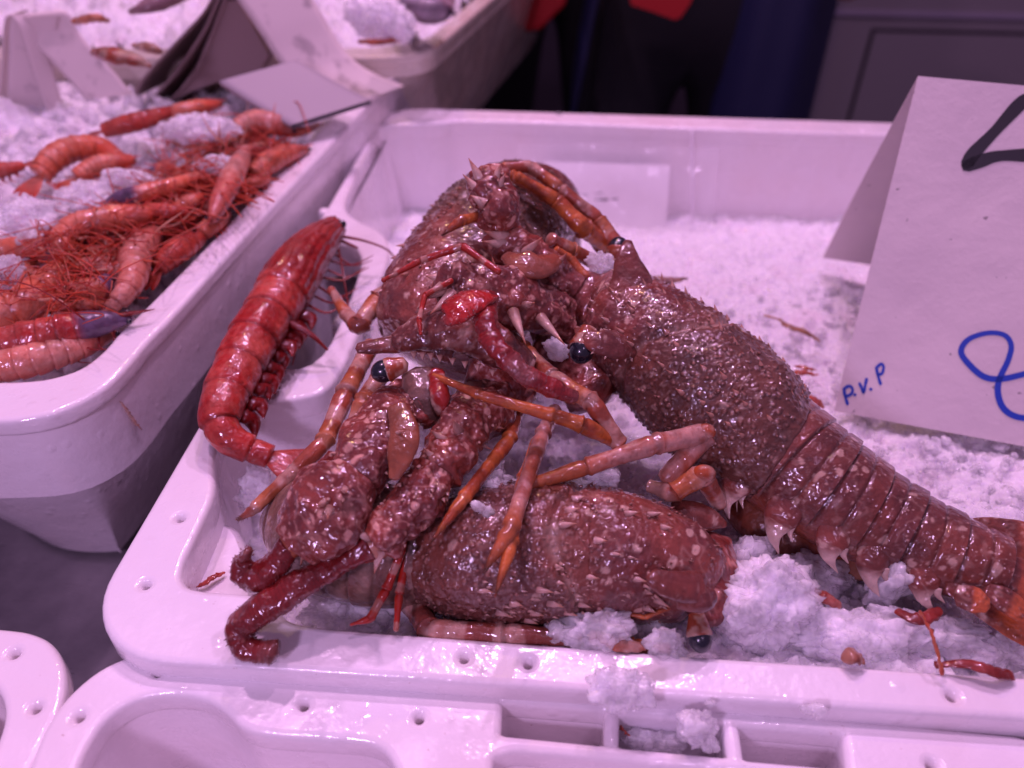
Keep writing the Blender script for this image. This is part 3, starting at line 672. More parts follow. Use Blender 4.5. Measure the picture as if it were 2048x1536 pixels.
# ================================================================== lobster A: lying to the right
A = thing('spiny_lobster', 'spiny lobster stretched to the right, its spotted brown tail beside the price card', 'lobster', Pz(1500, 980, -2), 'spiny lobsters piled on the ice')
UA = (.12, .42, .9)
bA, o = carapace('carapace', [(1176, 610, 4.6, 62), (1225, 632, 4.4, 104), (1300, 697, 3.9, 128), (1390, 775, 3.2, 146), (1465, 842, 2.6, 152), (1520, 890, 2.2, 138), (1545, 908, 2.0, 118)], UA, A, 3, .55, 260, 1.0, rows=(12, 35, 70, 110, 142), ridge=138, hv=.8)
bt, mb, _ = abdomen('tail', [(1520, 885, 2.0, 128), (1590, 945, 1.6, 128), (1660, 995, 1.2, 124), (1750, 1047, .8, 110), (1840, 1093, .6, 100), (1930, 1128, .5, 90), (1990, 1150, .4, 82)], UA, A, 5, under=(.30, .07, .03), hv=.75)
rng = np.random.default_rng(8)
for i in range(6):
    s0 = (i + .55) / 6
    for dg, ln in ((-30, .9 - .05 * i), (-12, .6), (196, .7)):
        k = s0 * (bt.n - 1); ph = math.radians(dg); p = bt.at(k, ph); nn = bt.nor(np.float64(np.clip(k, 1, bt.n - 2)), ph); t = bt.t[int(k)]
        spine(mb, p - nn * .35 + t * .1 * (dg == 214), -bt.u[int(k)] * 1.0 + t * .15 + nn * .3, ln + .3, .22, (.30, .11, .08), (.68, .52, .44), bend=t * .45, nseg=10)
for i in range(6):
    k = (i + .5) / 6 * (bt.n - 1); ph = math.radians(-14); p = bt.at(k, ph); nn = bt.nor(np.float64(k), ph); t = bt.t[int(k)]; u = bt.u[int(k)]; d = nrm(-u * 1.0 + nn * .30 + t * .1); L = (1.7 - .13 * i) * (1 + .12 * math.sin(i * 2.3))
    Q = np.array([p - d * .7 - nn * .3, p + d * L * .15, p + d * L * .45 + t * .05, p + d * L * .75 + t * .25, p + d * L * .98 + t * .7])
    tube(mb, Q, np.array([.75, .78, .60, .28, .03]) * (1 - .07 * i), lambda V, s, H: np.column_stack([mixc(shellcol(V, 5, .5, .1, 0)[:, :3], (.66, .50, .42), sstep(.52, .74, s + .12 * (fbm(V, 2, 3, 1) - .5))), np.full(len(V), .1)]), 40, 60, .38, up=nn, wob=.12, seed=i)
    Q2 = np.array([p + d * .3 + t * .5, p + d * (L * .42) + t * .62, p + d * (L * .55) + t * .9]); tube(mb, Q2, [.2, .12, .02], (.62, .46, .38, .1), 12, 16, .5, up=nn)
tailo = mb.build('tail', M_SHELL, A)
def fan(rows_list, parent, seed):
    for i, rows in enumerate(rows_list):
        def col(V, s, H):
            c = shellcol(V, seed + i, .4, .15, .2)[:, :3]; o_ = sstep(.38, .55, s + .12 * (fbm(V, 1.2, 3, 2) - .5)); c = c * (1 - o_[:, None]) + np.array((.52, .13, .045)) * o_[:, None]
            rays = .93 + .09 * np.sin(H * 14); return np.column_stack([c * rays[:, None], .5 * np.ones(len(V))])
        plate_blob('tail_fan', rows, parent, col, .16, M_SHELL, up=(.05, -.45, .9), seed=seed + i, wob=.15, nseg=60)
fan([[(1930, 1080, 1.2, 40), (1990, 1088, 1.2, 58), (2060, 1115, .9, 74), (2160, 1150, .6, 70)],
     [(1930, 1130, 1.3, 40), (1990, 1150, 1.2, 56), (2060, 1190, .8, 66), (2150, 1230, .4, 60)],
     [(1900, 1165, 1.0, 26), (1960, 1195, .9, 38), (2030, 1235, .5, 46), (2120, 1280, .2, 46)],
     [(1915, 1190, 1.4, 22), (1950, 1200, 1.4, 27), (1975, 1212, 1.3, 16)],
     [(1975, 1180, 1.5, 16), (2010, 1200, 1.4, 26), (2048, 1225, 1.2, 22), (2070, 1240, 1.0, 8)]], A, 61)
# soft underside of the tail
def colm(V, s, H): n = fbm(V, .35, 4, 77); return np.column_stack([mixc((.26, .05, .02), (.42, .20, .12), sstep(.35, .75, n + .4 * (s - .5))), np.full(len(V), .05)])
plate_blob('tail_underside', [(1440, 960, .0, 30), (1500, 1000, -.6, 66), (1580, 1055, -.8, 70), (1660, 1096, -1.1, 58), (1760, 1120, -1.3, 46), (1860, 1140, -1.4, 30)], A, colm, .7, M_PRAWN, seed=5)
# eyes, horn, face
e1 = Pz(1164, 700, 5.6); eye(e1, cm(27, e1), (-.15, -.45, -.35), A)
e2 = Pz(1236, 497, 6.6); eye(e2, cm(23, e2), (.1, .5, .3), A)
horn([(1258, 640, 5.6, 50), (1262, 600, 6.4, 52), (1262, 560, 7.0, 42), (1256, 525, 7.6, 28), (1255, 500, 8.0, 17), (1257, 482, 8.2, 7)], .38, A, 14, 1)
horn([(1262, 690, 5.2, 40), (1225, 690, 5.8, 36), (1195, 684, 6.1, 26), (1166, 668, 6.2, 16), (1152, 655, 6.2, 6)], .4, A, 15, 2)
def colf(V, s, H): c = shellcol(V, 19, .9, .2, 0); c[:, :3] *= (1.3, .9, .9); return c
plate_blob('face', [(1215, 620, 4.8, 60), (1160, 600, 5, 62), (1110, 590, 5, 56), (1070, 590, 5, 40)], A, colf, .8, M_SHELL, seed=19, wob=.9)
plate_blob('face', [(1190, 790, 2.6, 70), (1150, 730, 3, 60), (1110, 680, 3.2, 50), (1080, 640, 3.4, 34)], A, colf, .8, M_SHELL, seed=29, wob=.9)
# its two antennae: the upper one folded back over the middle lobster, the other broken off red
an = peduncle('antenna', [(1140, 590, 5.6, 50), (1085, 545, 6.6, 56), (1030, 500, 7.6, 48), (1000, 462, 8.2, 40)], A, 23,
              [(1010, 470, 8.6, 968, 462, 8.9, 13), (1000, 490, 8.4, 965, 482, 8.5, 12), (1060, 500, 8.4, 1085, 474, 9.0, 10), (1115, 530, 7.6, 1135, 505, 8.2, 10)], .8)
peduncle('antenna_tip', [(1005, 458, 8.6, 30), (996, 425, 9.3, 42), (985, 390, 9.8, 46), (974, 352, 10.2, 36)], an, 24,
         [(955, 362, 10.6, 937, 316, 11.4, 13), (948, 385, 10.2, 925, 348, 10.8, 12), (950, 405, 10.0, 940, 390, 10.1, 12), (990, 355, 10.6, 1003, 326, 11.2, 11), (1000, 370, 10.4, 1012, 345, 10.9, 9), (975, 350, 10.6, 962, 330, 11.2, 8)], .85)
def cols(V, s, H): n = fbm(V, 1.0, 3, 4); return np.column_stack([mixc((.20, .045, .022), (.36, .13, .075), n), np.full(len(V), .0)])
plate_blob('antenna_flap', [(1010, 510, 8.1, 12), (1040, 525, 8.1, 30), (1080, 530, 7.9, 34), (1115, 515, 7.7, 16)], an, cols, .35, M_LEG, seed=3, wob=.1)
an2 = peduncle('antenna', [(1130, 640, 5.2, 46), (1060, 610, 6.4, 60), (990, 590, 7.2, 62), (920, 575, 7.6, 60), (880, 575, 7.6, 44)], A, 25,
         [(890, 540, 8.4, 850, 552, 8.2, 13), (880, 580, 8.4, 842, 600, 8.0, 13), (905, 610, 8.2, 860, 628, 7.8, 14), (920, 530, 8.5, 895, 520, 8.6, 10), (1000, 545, 8.2, 985, 515, 8.8, 10), (1050, 660, 7.4, 1052, 690, 7.2, 11), (1110, 665, 6.8, 1130, 690, 6.6, 10), (1085, 625, 7.9, 1070, 605, 8.4, 8)], .8, cream=.75)
flagellum('broken_flagellum', [(966, 598, 8.6, 28), (972, 640, 8.4, 26), (990, 690, 8.0, 24), (1040, 740, 7.4, 24), (1100, 772, 6.8, 22), (1150, 795, 6.2, 18)], an2, 31, .8, (.20, .008, .008), 60)
flagellum('torn_flesh', [(985, 588, 8.7, 18), (955, 596, 8.9, 34), (925, 612, 8.8, 42), (900, 634, 8.6, 30), (888, 640, 8.5, 12)], an2, 32, .35, (.36, .008, .006), 160)
# legs of A
leg('leg', [(1000, 650, 5.0, 10), (1050, 700, 5.2, 16), (1105, 755, 5.2, 18), (1185, 805, 5.2, 20), (1240, 890, 3.6, 17)], A, 'leg', 3)
leg('leg', [(1330, 962, 2.6, 22), (1412, 868, 3.8, 24), (1310, 888, 4.2, 21), (1170, 935, 3.6, 18), (1050, 972, 3.4, 13)], A, 'pale', 7)
leg('leg', [(1440, 1010, 1.2, 16), (1404, 950, 3.0, 24), (1345, 985, 2.4, 22), (1296, 972, 2.2, 12)], A, 'leg', 9)
k_ = MB(); p = Pz(1412, 866, 4.0); ball(k_, p, (cm(21, p), cm(17, p), cm(22, p)), lambda V: np.column_stack([mixc((.50, .10, .03), (.58, .30, .22), sstep(.42, .62, fbm(V, 3.5, 3, 1))), np.zeros(len(V))])); spine(k_, p, Pz(1432, 862, 4) - p, cm(34, p), cm(12, p), ORANGE, CREAM)
p = Pz(1408, 947, 3.2); ball(k_, p, (cm(24, p), cm(18, p), cm(19, p)), lambda V: np.column_stack([mixc((.50, .10, .03), (.58, .30, .22), sstep(.42, .62, fbm(V, 3.5, 3, 1))), np.zeros(len(V))])); k_.build('leg_joint', M_LEG, A)
leg('leg', [(1310, 585, 4.2, 13), (1252, 515, 5.2, 19), (1195, 440, 6.6, 17), (1120, 378, 8.0, 14), (1062, 334, 8.8, 13), (1005, 334, 9.0, 9)], A, 'leg', 12)
leg('leg', [(1225, 500, 5.0, 17), (1165, 455, 6.8, 20), (1112, 400, 8.0, 15), (1030, 352, 9.2, 11)], A, 'orange', 14)
leg('leg', [(1210, 505, 5.0, 15), (1160, 440, 6.4, 13), (1085, 385, 8.2, 14), (1020, 350, 8.8, 12)], A, 'orange', 15)
leg('leg', [(1190, 525, 5.6, 14), (1140, 500, 6.6, 17), (1100, 478, 7.6, 13)], A, 'leg', 17)
leg('leg', [(1175, 560, 6.2, 12), (1140, 520, 6.8, 12), (1110, 500, 7.4, 9)], A, 'orange', 18)

# ================================================================== lobster B: upright in the middle
B = thing('spiny_lobster', 'spiny lobster heaped highest in the middle, red antennae reaching over the near crate rim', 'lobster', Pz(900, 900, -2), 'spiny lobsters piled on the ice')
UB = (-.1, -.62, .8)
bB, o = carapace('carapace', [(862, 712, 2.6, 104), (880, 680, 3.0, 136), (915, 615, 3.4, 152), (958, 552, 3.7, 150), (995, 494, 3.9, 143), (1024, 452, 3.9, 125), (1045, 420, 3.8, 98)], UB, B, 43, .75, 360, 1.0, rows=(65, 115, 150), hv=.8)
_, mb, _ = abdomen('tail', [(1015, 455, 3.2, 120), (1066, 420, 3.2, 92), (1090, 430, 2.4, 74), (1098, 470, .8, 66), (1090, 530, -1.5, 56)], UB, B, 47); mb.build('tail', M_SHELL, B)
horn([(900, 690, 5.6, 44), (840, 682, 5.9, 30), (790, 688, 6.0, 22), (745, 694, 6.0, 17), (715, 697, 6.0, 12)], .6, B, 44, 0, up=(0, -.3, 1))
# toothed frontal ridge
rb = MB(); q = PT([(790, 686, 6.2, 20), (850, 664, 6.6, 40), (920, 658, 6.8, 48), (1000, 695, 6.2, 42), (1060, 735, 5.4, 26)])
tube(rb, q[:, :3], q[:, 3], lambda V, s, H: shellcol(V, 48, .4, .5, 0), 30, 60, .7, up=(0, -.4, 1), wob=.4, seed=48)
for x, y in ((828, 703), (845, 705), (862, 707), (880, 710), (905, 716), (930, 722), (955, 728), (985, 738)):
    p = Pz(x, y, 7.0); spine(rb, p, Pz(x, y + 12, 6.8) - p, cm(15, p), cm(7, p), CREAM, CREAM)
rb.build('brow_ridge', M_SHELL, B)
e3 = Pz(768, 742, 6.0); eye(e3, cm(25, e3), (-.85, -.35, -.15), B)
def colg(V, s, H): n = fbm(V, 1.1, 3, 9); return np.column_stack([mixc((.15, .07, .05), (.34, .20, .16), n), np.zeros(len(V))])
plate_blob('antennule_plate', [(835, 745, 5.4, 34), (850, 800, 4.8, 42), (875, 845, 4.0, 24)], B, colg, .55, M_LEG, seed=9)
plate_blob('antennule_plate', [(905, 830, 4.0, 22), (945, 800, 4.4, 40), (985, 770, 4.4, 30)], B, colg, .5, M_LEG, seed=12)
plate_blob('face', [(790, 790, 4.4, 36), (830, 810, 4.6, 34), (860, 850, 4.0, 20)], B, colf, .8, M_SHELL, seed=59, wob=.5)
plate_blob('face', [(870, 745, 5.6, 16), (880, 790, 5.4, 20), (885, 830, 4.6, 12)], B, lambda V, s, H: np.column_stack([mixc((.42, .03, .025), CREAM, sstep(.5, .65, fbm(V, 2, 3, 8))), np.zeros(len(V))]), .8, M_LEG, seed=60, wob=.2)
plate_blob('face', [(960, 730, 4.6, 60), (1010, 760, 4.2, 60), (1060, 790, 3.6, 40)], B, colf, .8, M_SHELL, seed=61, wob=1.1)
aL = peduncle('antenna', [(800, 800, 4.6, 44), (775, 845, 4.6, 66), (740, 905, 4.5, 72), (705, 965, 4.4, 66)], B, 71, [(735, 985, 5.0, 722, 1018, 4.2, 11), (800, 845, 6.2, 812, 862, 6.2, 8), (712, 880, 5.6, 690, 868, 5.6, 8), (705, 915, 5.2, 680, 905, 5.2, 8)], .8, cream=.7)
peduncle('antenna_tip', [(708, 950, 4.6, 56), (675, 990, 4.3, 82), (640, 1035, 3.8, 84), (600, 1085, 3.0, 56)], aL, 72,
         [(618, 1085, 3.8, 600, 1132, 2.6, 14), (672, 1060, 3.8, 666, 1092, 3.0, 12), (715, 1010, 4.2, 715, 1030, 3.8, 10), (590, 1010, 4.4, 555, 1028, 4.0, 9), (700, 975, 5.8, 694, 985, 5.9, 7), (660, 1025, 5.6, 655, 1038, 5.7, 9), (640, 1000, 5.6, 632, 1012, 5.7, 8)], .78, cream=.7)
def colo(V, s, H): n = fbm(V, .9, 3, 6); return np.column_stack([mixc((.22, .055, .022), (.36, .13, .07), n), np.zeros(len(V))])
plate_blob('antenna_scale', [(792, 812, 6.0, 20), (808, 860, 5.8, 30), (802, 910, 5.4, 28), (788, 958, 5.0, 10)], aL, colo, .35, M_LEG, seed=6, wob=.1)
plate_blob('antenna_cup', [(606, 1072, 3.3, 24), (585, 1088, 3.0, 30), (574, 1100, 2.7, 26)], aL, lambda V, s, H: np.column_stack([mixc((.42, .13, .05), (.46, .07, .04), fbm(V, 1.5, 2, 3)), np.zeros(len(V))]), .8, M_LEG, seed=7)
flagellum('flagellum', [(580, 1092, 3.0, 27), (555, 1128, 2.4, 32), (522, 1152, 2.0, 34), (492, 1146, 2.0, 28), (486, 1118, 2.6, 20), (496, 1104, 3.1, 14)], aL, 73, .8)
aR = peduncle('antenna', [(985, 800, 3.8, 56), (945, 835, 4.2, 60), (915, 880, 4.2, 54), (870, 945, 4.0, 46)], B, 81, [(880, 860, 5.2, 858, 858, 5.4, 8), (865, 900, 5.0, 846, 896, 5.2, 8), (985, 850, 4.2, 1010, 858, 4.0, 9), (965, 890, 4.0, 985, 900, 3.8, 9), (925, 835, 5.8, 905, 838, 6.0, 9)], .85, cream=.85)
peduncle('antenna_tip', [(868, 945, 4.1, 48), (840, 990, 3.9, 54), (800, 1035, 3.5, 50), (755, 1085, 3.0, 44)], aR, 82,
         [(722, 1065, 3.9, 700, 1062, 3.9, 9), (768, 1110, 3.0, 748, 1148, 2.2, 12), (850, 1000, 4.4, 862, 1010, 4.2, 8), (735, 1050, 3.8, 712, 1046, 3.8, 8)], .85, cream=.8)
plate_blob('antenna_cup', [(768, 1074, 3.1, 34), (742, 1088, 2.9, 37), (716, 1102, 2.8, 28)], aR, lambda V, s, H: np.column_stack([mixc((.50, .24, .16), (.30, .03, .02), sstep(.4, .6, fbm(V, 1.2, 2, 3))), np.zeros(len(V))]), .8, M_LEG, seed=8)
flagellum('flagellum', [(735, 1088, 3.0, 36), (690, 1115, 2.7, 29), (625, 1155, 2.3, 31), (560, 1195, 1.9, 36), (505, 1230, 1.5, 35), (480, 1262, 1.1, 30), (488, 1290, .8, 26), (515, 1302, .7, 24), (548, 1306, .8, 24)], aR, 83, .75)
# legs of B
leg('leg', [(742, 690, 3.0, 18), (690, 790, 3.0, 21), (648, 886, 2.8, 19), (505, 1020, 1.6, 12), (474, 1042, 1.2, 9)], B, 'leg', 21, tip=True)
leg('leg', [(770, 735, 3.6, 18), (728, 805, 3.4, 21), (700, 880, 2.6, 19), (690, 930, 1.6, 12)], B, 'leg', 22)
leg('leg', [(795, 560, 4.2, 14), (755, 600, 3.6, 20), (718, 652, 3.2, 20), (690, 625, 3.2, 13), (662, 578, 3.4, 8)], B, 'leg', 23)
leg('leg', [(866, 750, 5.8, 6), (960, 790, 5.8, 11), (1110, 832, 5.2, 14), (1165, 850, 4.8, 18), (1242, 888, 3.4, 15)], B, 'orange', 24)
leg('leg', [(1040, 800, 3.0, 16), (1018, 880, 3.4, 15), (925, 1000, 3.6, 14), (862, 1085, 3.2, 12)], B, 'orange', 25, tip=True)
leg('leg', [(1110, 820, 3.0, 16), (1085, 870, 3.6, 16), (1020, 1060, 4.0, 18), (965, 1150, 3.6, 15)], B, 'pale', 26, tip=True)
leg('leg', [(1075, 880, 3.0, 13), (1045, 960, 3.4, 13), (1022, 1090, 3.7, 14), (990, 1195, 3.3, 13)], B, 'orange', 27, tip=True)
leg('leg', [(985, 425, 9.0, 12), (920, 442, 9.2, 11), (882, 472, 8.8, 9)], B, 'orange', 28, tip=True)
leg('antennule', [(1000, 545, 8.7, 7), (925, 492, 9.2, 8), (840, 522, 8.6, 7), (764, 562, 8.0, 4)], B, 'banded', 29)
leg('antennule', [(905, 560, 8.6, 6), (850, 590, 8.2, 6), (838, 640, 7.6, 6), (842, 670, 7.2, 3)], B, 'banded', 30)
leg('antennule', [(835, 985, 2.6, 9), (800, 1110, 1.8, 9), (772, 1180, 1.0, 10), (740, 1238, .6, 9), (700, 1250, .6, 2)], B, 'banded', 32)
leg('antennule', [(860, 960, 2.6, 10), (815, 1100, 1.6, 9), (798, 1190, .8, 9), (792, 1262, .4, 5)], B, 'banded', 33)

# ================================================================== lobster C: underneath, facing right
Cc = thing('spiny_lobster', 'spiny lobster lowest in the pile, shell studded with cream knobs, head towards the right', 'lobster', Pz(1100, 1230, -3), 'spiny lobsters piled on the ice')
UC = (0, -.45, .9)
bC, o = carapace('carapace', [(1428, 1180, .2, 54), (1390, 1158, .3, 88), (1310, 1128, .4, 116), (1225, 1114, .4, 132), (1170, 1110, .3, 140), (1080, 1108, .3, 146), (950, 1112, .2, 138), (860, 1120, 0, 104), (815, 1125, -.2, 70)], UC, Cc, 93, .35, 380, .9, rows=(), hv=.9, hd=1.05)
mb = MB(); rng = np.random.default_rng(2)
for k, dg in [(.2, 70), (.24, 60), (.3, 66), (.33, 100), (.36, 92), (.26, 118), (.48, 60), (.5, 72), (.52, 84), (.45, 142), (.5, 150), (.55, 140), (.6, 150), (.62, 160), (.47, 158), (.66, 140), (.7, 150), (.42, 118), (.2, 150), (.16, 140), (.58, 128), (.75, 128), (.55, 165)]:
    bC.spines(mb, [(k, dg, .42 * rng.uniform(.6, 1.1), .17 * rng.uniform(.8, 1.2))], lift=.45, c0=(.62, .40, .33), c1=(.50, .22, .11))
for _ in range(90): bC.spines(mb, [(rng.uniform(.1, .8), rng.uniform(100, 178), .16 * rng.uniform(.6, 1.3), .085 * rng.uniform(.6, 1.3))], lift=.5, c0=(.60, .38, .30), c1=(.55, .32, .24))
mb.build('back_spines', M_LEG, Cc)
_, mb, _ = abdomen('tail', [(900, 1110, -.2, 90), (830, 1105, 0, 112), (745, 1085, .2, 124), (665, 1060, .2, 122), (600, 1042, 0, 96), (562, 1035, -.2, 56)], UC, Cc, 97, nseg=5, greyish=.8, under=(.30, .16, .12)); mb.build('tail', M_SHELL, Cc)
horn([(1400, 1175, 2.2, 34), (1350, 1172, 2.6, 30), (1310, 1160, 2.9, 22), (1296, 1156, 3.0, 10)], .5, Cc, 94, 0)
horn([(1360, 1185, 2.0, 34), (1400, 1195, 2.0, 32), (1430, 1192, 1.9, 14)], .6, Cc, 96, 0)
horn([(1350, 1040, 1.4, 40), (1390, 1035, 1.5, 34), (1425, 1040, 1.4, 22), (1452, 1050, 1.2, 6)], .5, Cc, 95, 0)
e4 = Pz(1400, 1277, .5); eye(e4, cm(26, e4), (.1, -.6, -.35), Cc)
plate_blob('face', [(1400, 1230, .3, 30), (1420, 1200, .3, 46), (1430, 1150, .4, 50), (1425, 1090, .3, 42)], Cc, colf, .8, M_SHELL, seed=99, wob=.8)
leg('leg', [(815, 1190, -1.0, 26), (860, 1262, -.4, 24), (1010, 1268, -.2, 22), (1160, 1276, -.4, 20)], Cc, 'stripe', 41)
leg('leg', [(1180, 1275, -.5, 16), (1270, 1290, -.5, 14), (1340, 1300, -.5, 12)], Cc, 'leg', 42)
plate_blob('tail_fan', [(880, 1120, .2, 30), (850, 1150, .4, 34), (812, 1140, .4, 18)], Cc, colf, .5, M_SHELL, seed=92, wob=.5)
leg('antennule', [(1340, 1215, .6, 5), (1290, 1235, .4, 5), (1240, 1225, .3, 4)], Cc, 'orange', 46)
# ------------------------------------------------------------------ prawns
def prawn(label, rows, seed, hue=0, side=1, feelers=(), head=.33, legs=10, group='pink prawns heaped in the left crate', fanpx=None, up=(0, 0, 1), det=1):
    """rows px,py,z,rpx from head tip to tail end"""
    q = PT(rows); o = thing('prawn', label, 'prawn', q[len(q) // 2][:3] - np.array([0, 0, q[len(q) // 2][3]]), group)
    st = rows; b = Body(st, up, int(120 * det), int(60 * det) , hd=1.05, hv=.85, ex=2.0)
    pal = [((.68, .15, .065), (.74, .29, .19), (.50, .045, .02)), ((.64, .21, .14), (.70, .34, .26), (.48, .065, .04)), ((.50, .055, .03), (.62, .13, .08), (.32, .018, .012)), ((.42, .014, .010), (.60, .11, .075), (.18, .005, .005))][hue % 4]
    purple = hue >= 10
    rngp = np.random.default_rng(seed)
    def disp(V, s, H):
        t = (s - head) / (1 - head); x = (np.clip(t, 0, 1) * 6.5) % 1; R = float(b.r.max())
        return np.where(t > 0, R * (.55 if det > 1 else 1) * (.08 * (x - .5) - .07 * np.exp(-((x - .04) / .06) ** 2)), 0) + R * .10 * (fbm(V, 1.4, 4, seed) - .5) + (R * .05 * np.abs(np.sin(H * 9 + 3 * fbm(V, 1, 2, seed))) * (t < 0) if det > 1 else 0)
    def colp(V, s, H):
        n = fbm(V, .9, 4, seed); t = (s - head) / (1 - head); x = (np.clip(t, 0, 1) * 6.5) % 1
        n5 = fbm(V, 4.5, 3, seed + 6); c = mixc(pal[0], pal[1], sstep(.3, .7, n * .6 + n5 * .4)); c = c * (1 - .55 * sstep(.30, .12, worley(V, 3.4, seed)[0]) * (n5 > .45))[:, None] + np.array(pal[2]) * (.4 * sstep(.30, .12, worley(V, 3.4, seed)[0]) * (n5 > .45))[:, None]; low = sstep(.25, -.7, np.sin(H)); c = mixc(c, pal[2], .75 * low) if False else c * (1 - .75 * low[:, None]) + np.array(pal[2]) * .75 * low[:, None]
        e = np.exp(-((x - .0) / .07) ** 2) * (t > 0) * .55; c = c * (1 - e[:, None]) + np.array(pal[2]) * e[:, None]
        hd_ = sstep(head + .02, head - .05, s) * .55; c = c * (1 - hd_[:, None]) + np.array(pal[2]) * 1.1 * hd_[:, None]
        if purple:
            k = sstep(head + .03, head - .06, s) * sstep(.30, .5, n + .15); c = c * (1 - k[:, None]) + np.array((.15, .095, .17)) * k[:, None] * (.5 + 1.0 * fbm(V, 2, 3, seed + 1))[:, None]
        return np.column_stack([c, np.full(len(V), .05)])
    mb = MB(); b.mesh(mb, colp, disp, 1.2, .1); body = mb.build('body', M_PRAWN, o)
    R = float(b.r.max())
    # tail fan
    end, t = b.c[-1], b.t[-1]; 
    for a in (-.5, -.2, .15, .5):
        f = MB(); d = nrm(t + b.sd[-1] * a); tube(f, [end - t * R * .2, end + d * R * .8, end + d * R * 1.7, end + d * R * 2.3], [R * .15, R * .34, R * .32, R * .08], lambda V, s, H: np.column_stack([mixc(pal[1], pal[2], s), np.zeros(len(V))]), 12, 14, .25, up=b.u[-1]); f.build('tail_fan', M_PRAWN, o)
    # rostrum, eyes
    h0, th = b.c[0], b.t[0]
    f = MB(); tube(f, [h0 + b.u[4] * R * .3 + th * R * .8, h0 + b.u[2] * R * .35 - th * R * .3, h0 + b.u[0] * R * .4 - th * R * (1.3 if det <= 1 else .5)], [R * .22, R * .14, R * .02], lambda V, s, H: np.column_stack([np.tile(pal[2], (len(V), 1)), np.zeros(len(V))]), 8, 14, .7); f.build('rostrum', M_PRAWN, o)
    for sg in (-1, 1):
        f = MB(); ball(f, h0 + b.sd[3] * sg * R * .5 + b.u[3] * R * .15 + th * R * .1, R * .17, (.01, .008, .01, 0), 8, 12); f.build('eye', M_EYE, o)
    # legs: swimming legs below the tail, thin walking legs below the head
    for k in range(legs):
        kk = (.12 + .70 * k / max(1, legs - 1)) * (b.n - 1); p = b.at(kk, math.radians(270 + side * 40)); d = nrm(-b.u[int(kk)] * .7 + b.sd[int(kk)] * side * .9 + rngp.normal(size=3) * .25)
        swim = k > legs * .4; L = R * ((.75 if det > 1 else 1.0) if swim else 1.7); lw = .34 if (swim and det > 1) else .16; f = MB()
        tube(f, [p, p + d * L * .5, p + (d + b.t[int(kk)] * .8 * (1 if swim else -1)) * L * .8], [R * (lw if swim else .07), R * (lw * .8 if swim else .055), R * .02], lambda V, s, H: np.column_stack([np.tile(np.array(pal[2]) * 1.1, (len(V), 1)), np.zeros(len(V))]), 7, 9, .6)
        f.build('leg', M_PRAWN, o)
    for fl in feelers:
        f = MB(); qq = PT(fl); tube(f, qq[:, :3], qq[:, 3], (pal[2][0] * 1.2, pal[2][1] * 1.6, pal[2][2] * 1.4, 0), 5, 30); f.build('feeler', M_PRAWN, o)
    return o

prawn('large dark red prawn lying curved over the left rim of the lobster crate', [(668, 458, 2.4, 24), (638, 488, 2.6, 38), (602, 532, 2.6, 50), (566, 590, 2.4, 55), (528, 650, 2.2, 53), (495, 705, 2.0, 51), (466, 765, 1.8, 48), (446, 815, 1.6, 45), (440, 848, 1.3, 38), (462, 880, .9, 33), (505, 902, .4, 29), (540, 915, .1, 25)], 201, 3, -1,
      feelers=[[(672, 470, 2.4, 3), (685, 540, 1.8, 2.2), (698, 618, .6, 1.6)], [(680, 472, 2.4, 3.5), (730, 482, 2.4, 2.6), (775, 500, 1.8, 2), (800, 530, .6, 1.4)], [(680, 480, 2.2, 4), (715, 496, 2, 2.6)], [(672, 448, 2.6, 3), (660, 436, 2.8, 1.4)],
               [(575, 645, 2.2, 10), (620, 668, 1.8, 6), (655, 700, 1.0, 3)], [(560, 670, 1.6, 5), (590, 690, 1.0, 3), (585, 730, .4, 1.5)]],
      head=.40, legs=17, group=None, det=1.7, up=(-.3, 0, 1))
Z0 = 3.0
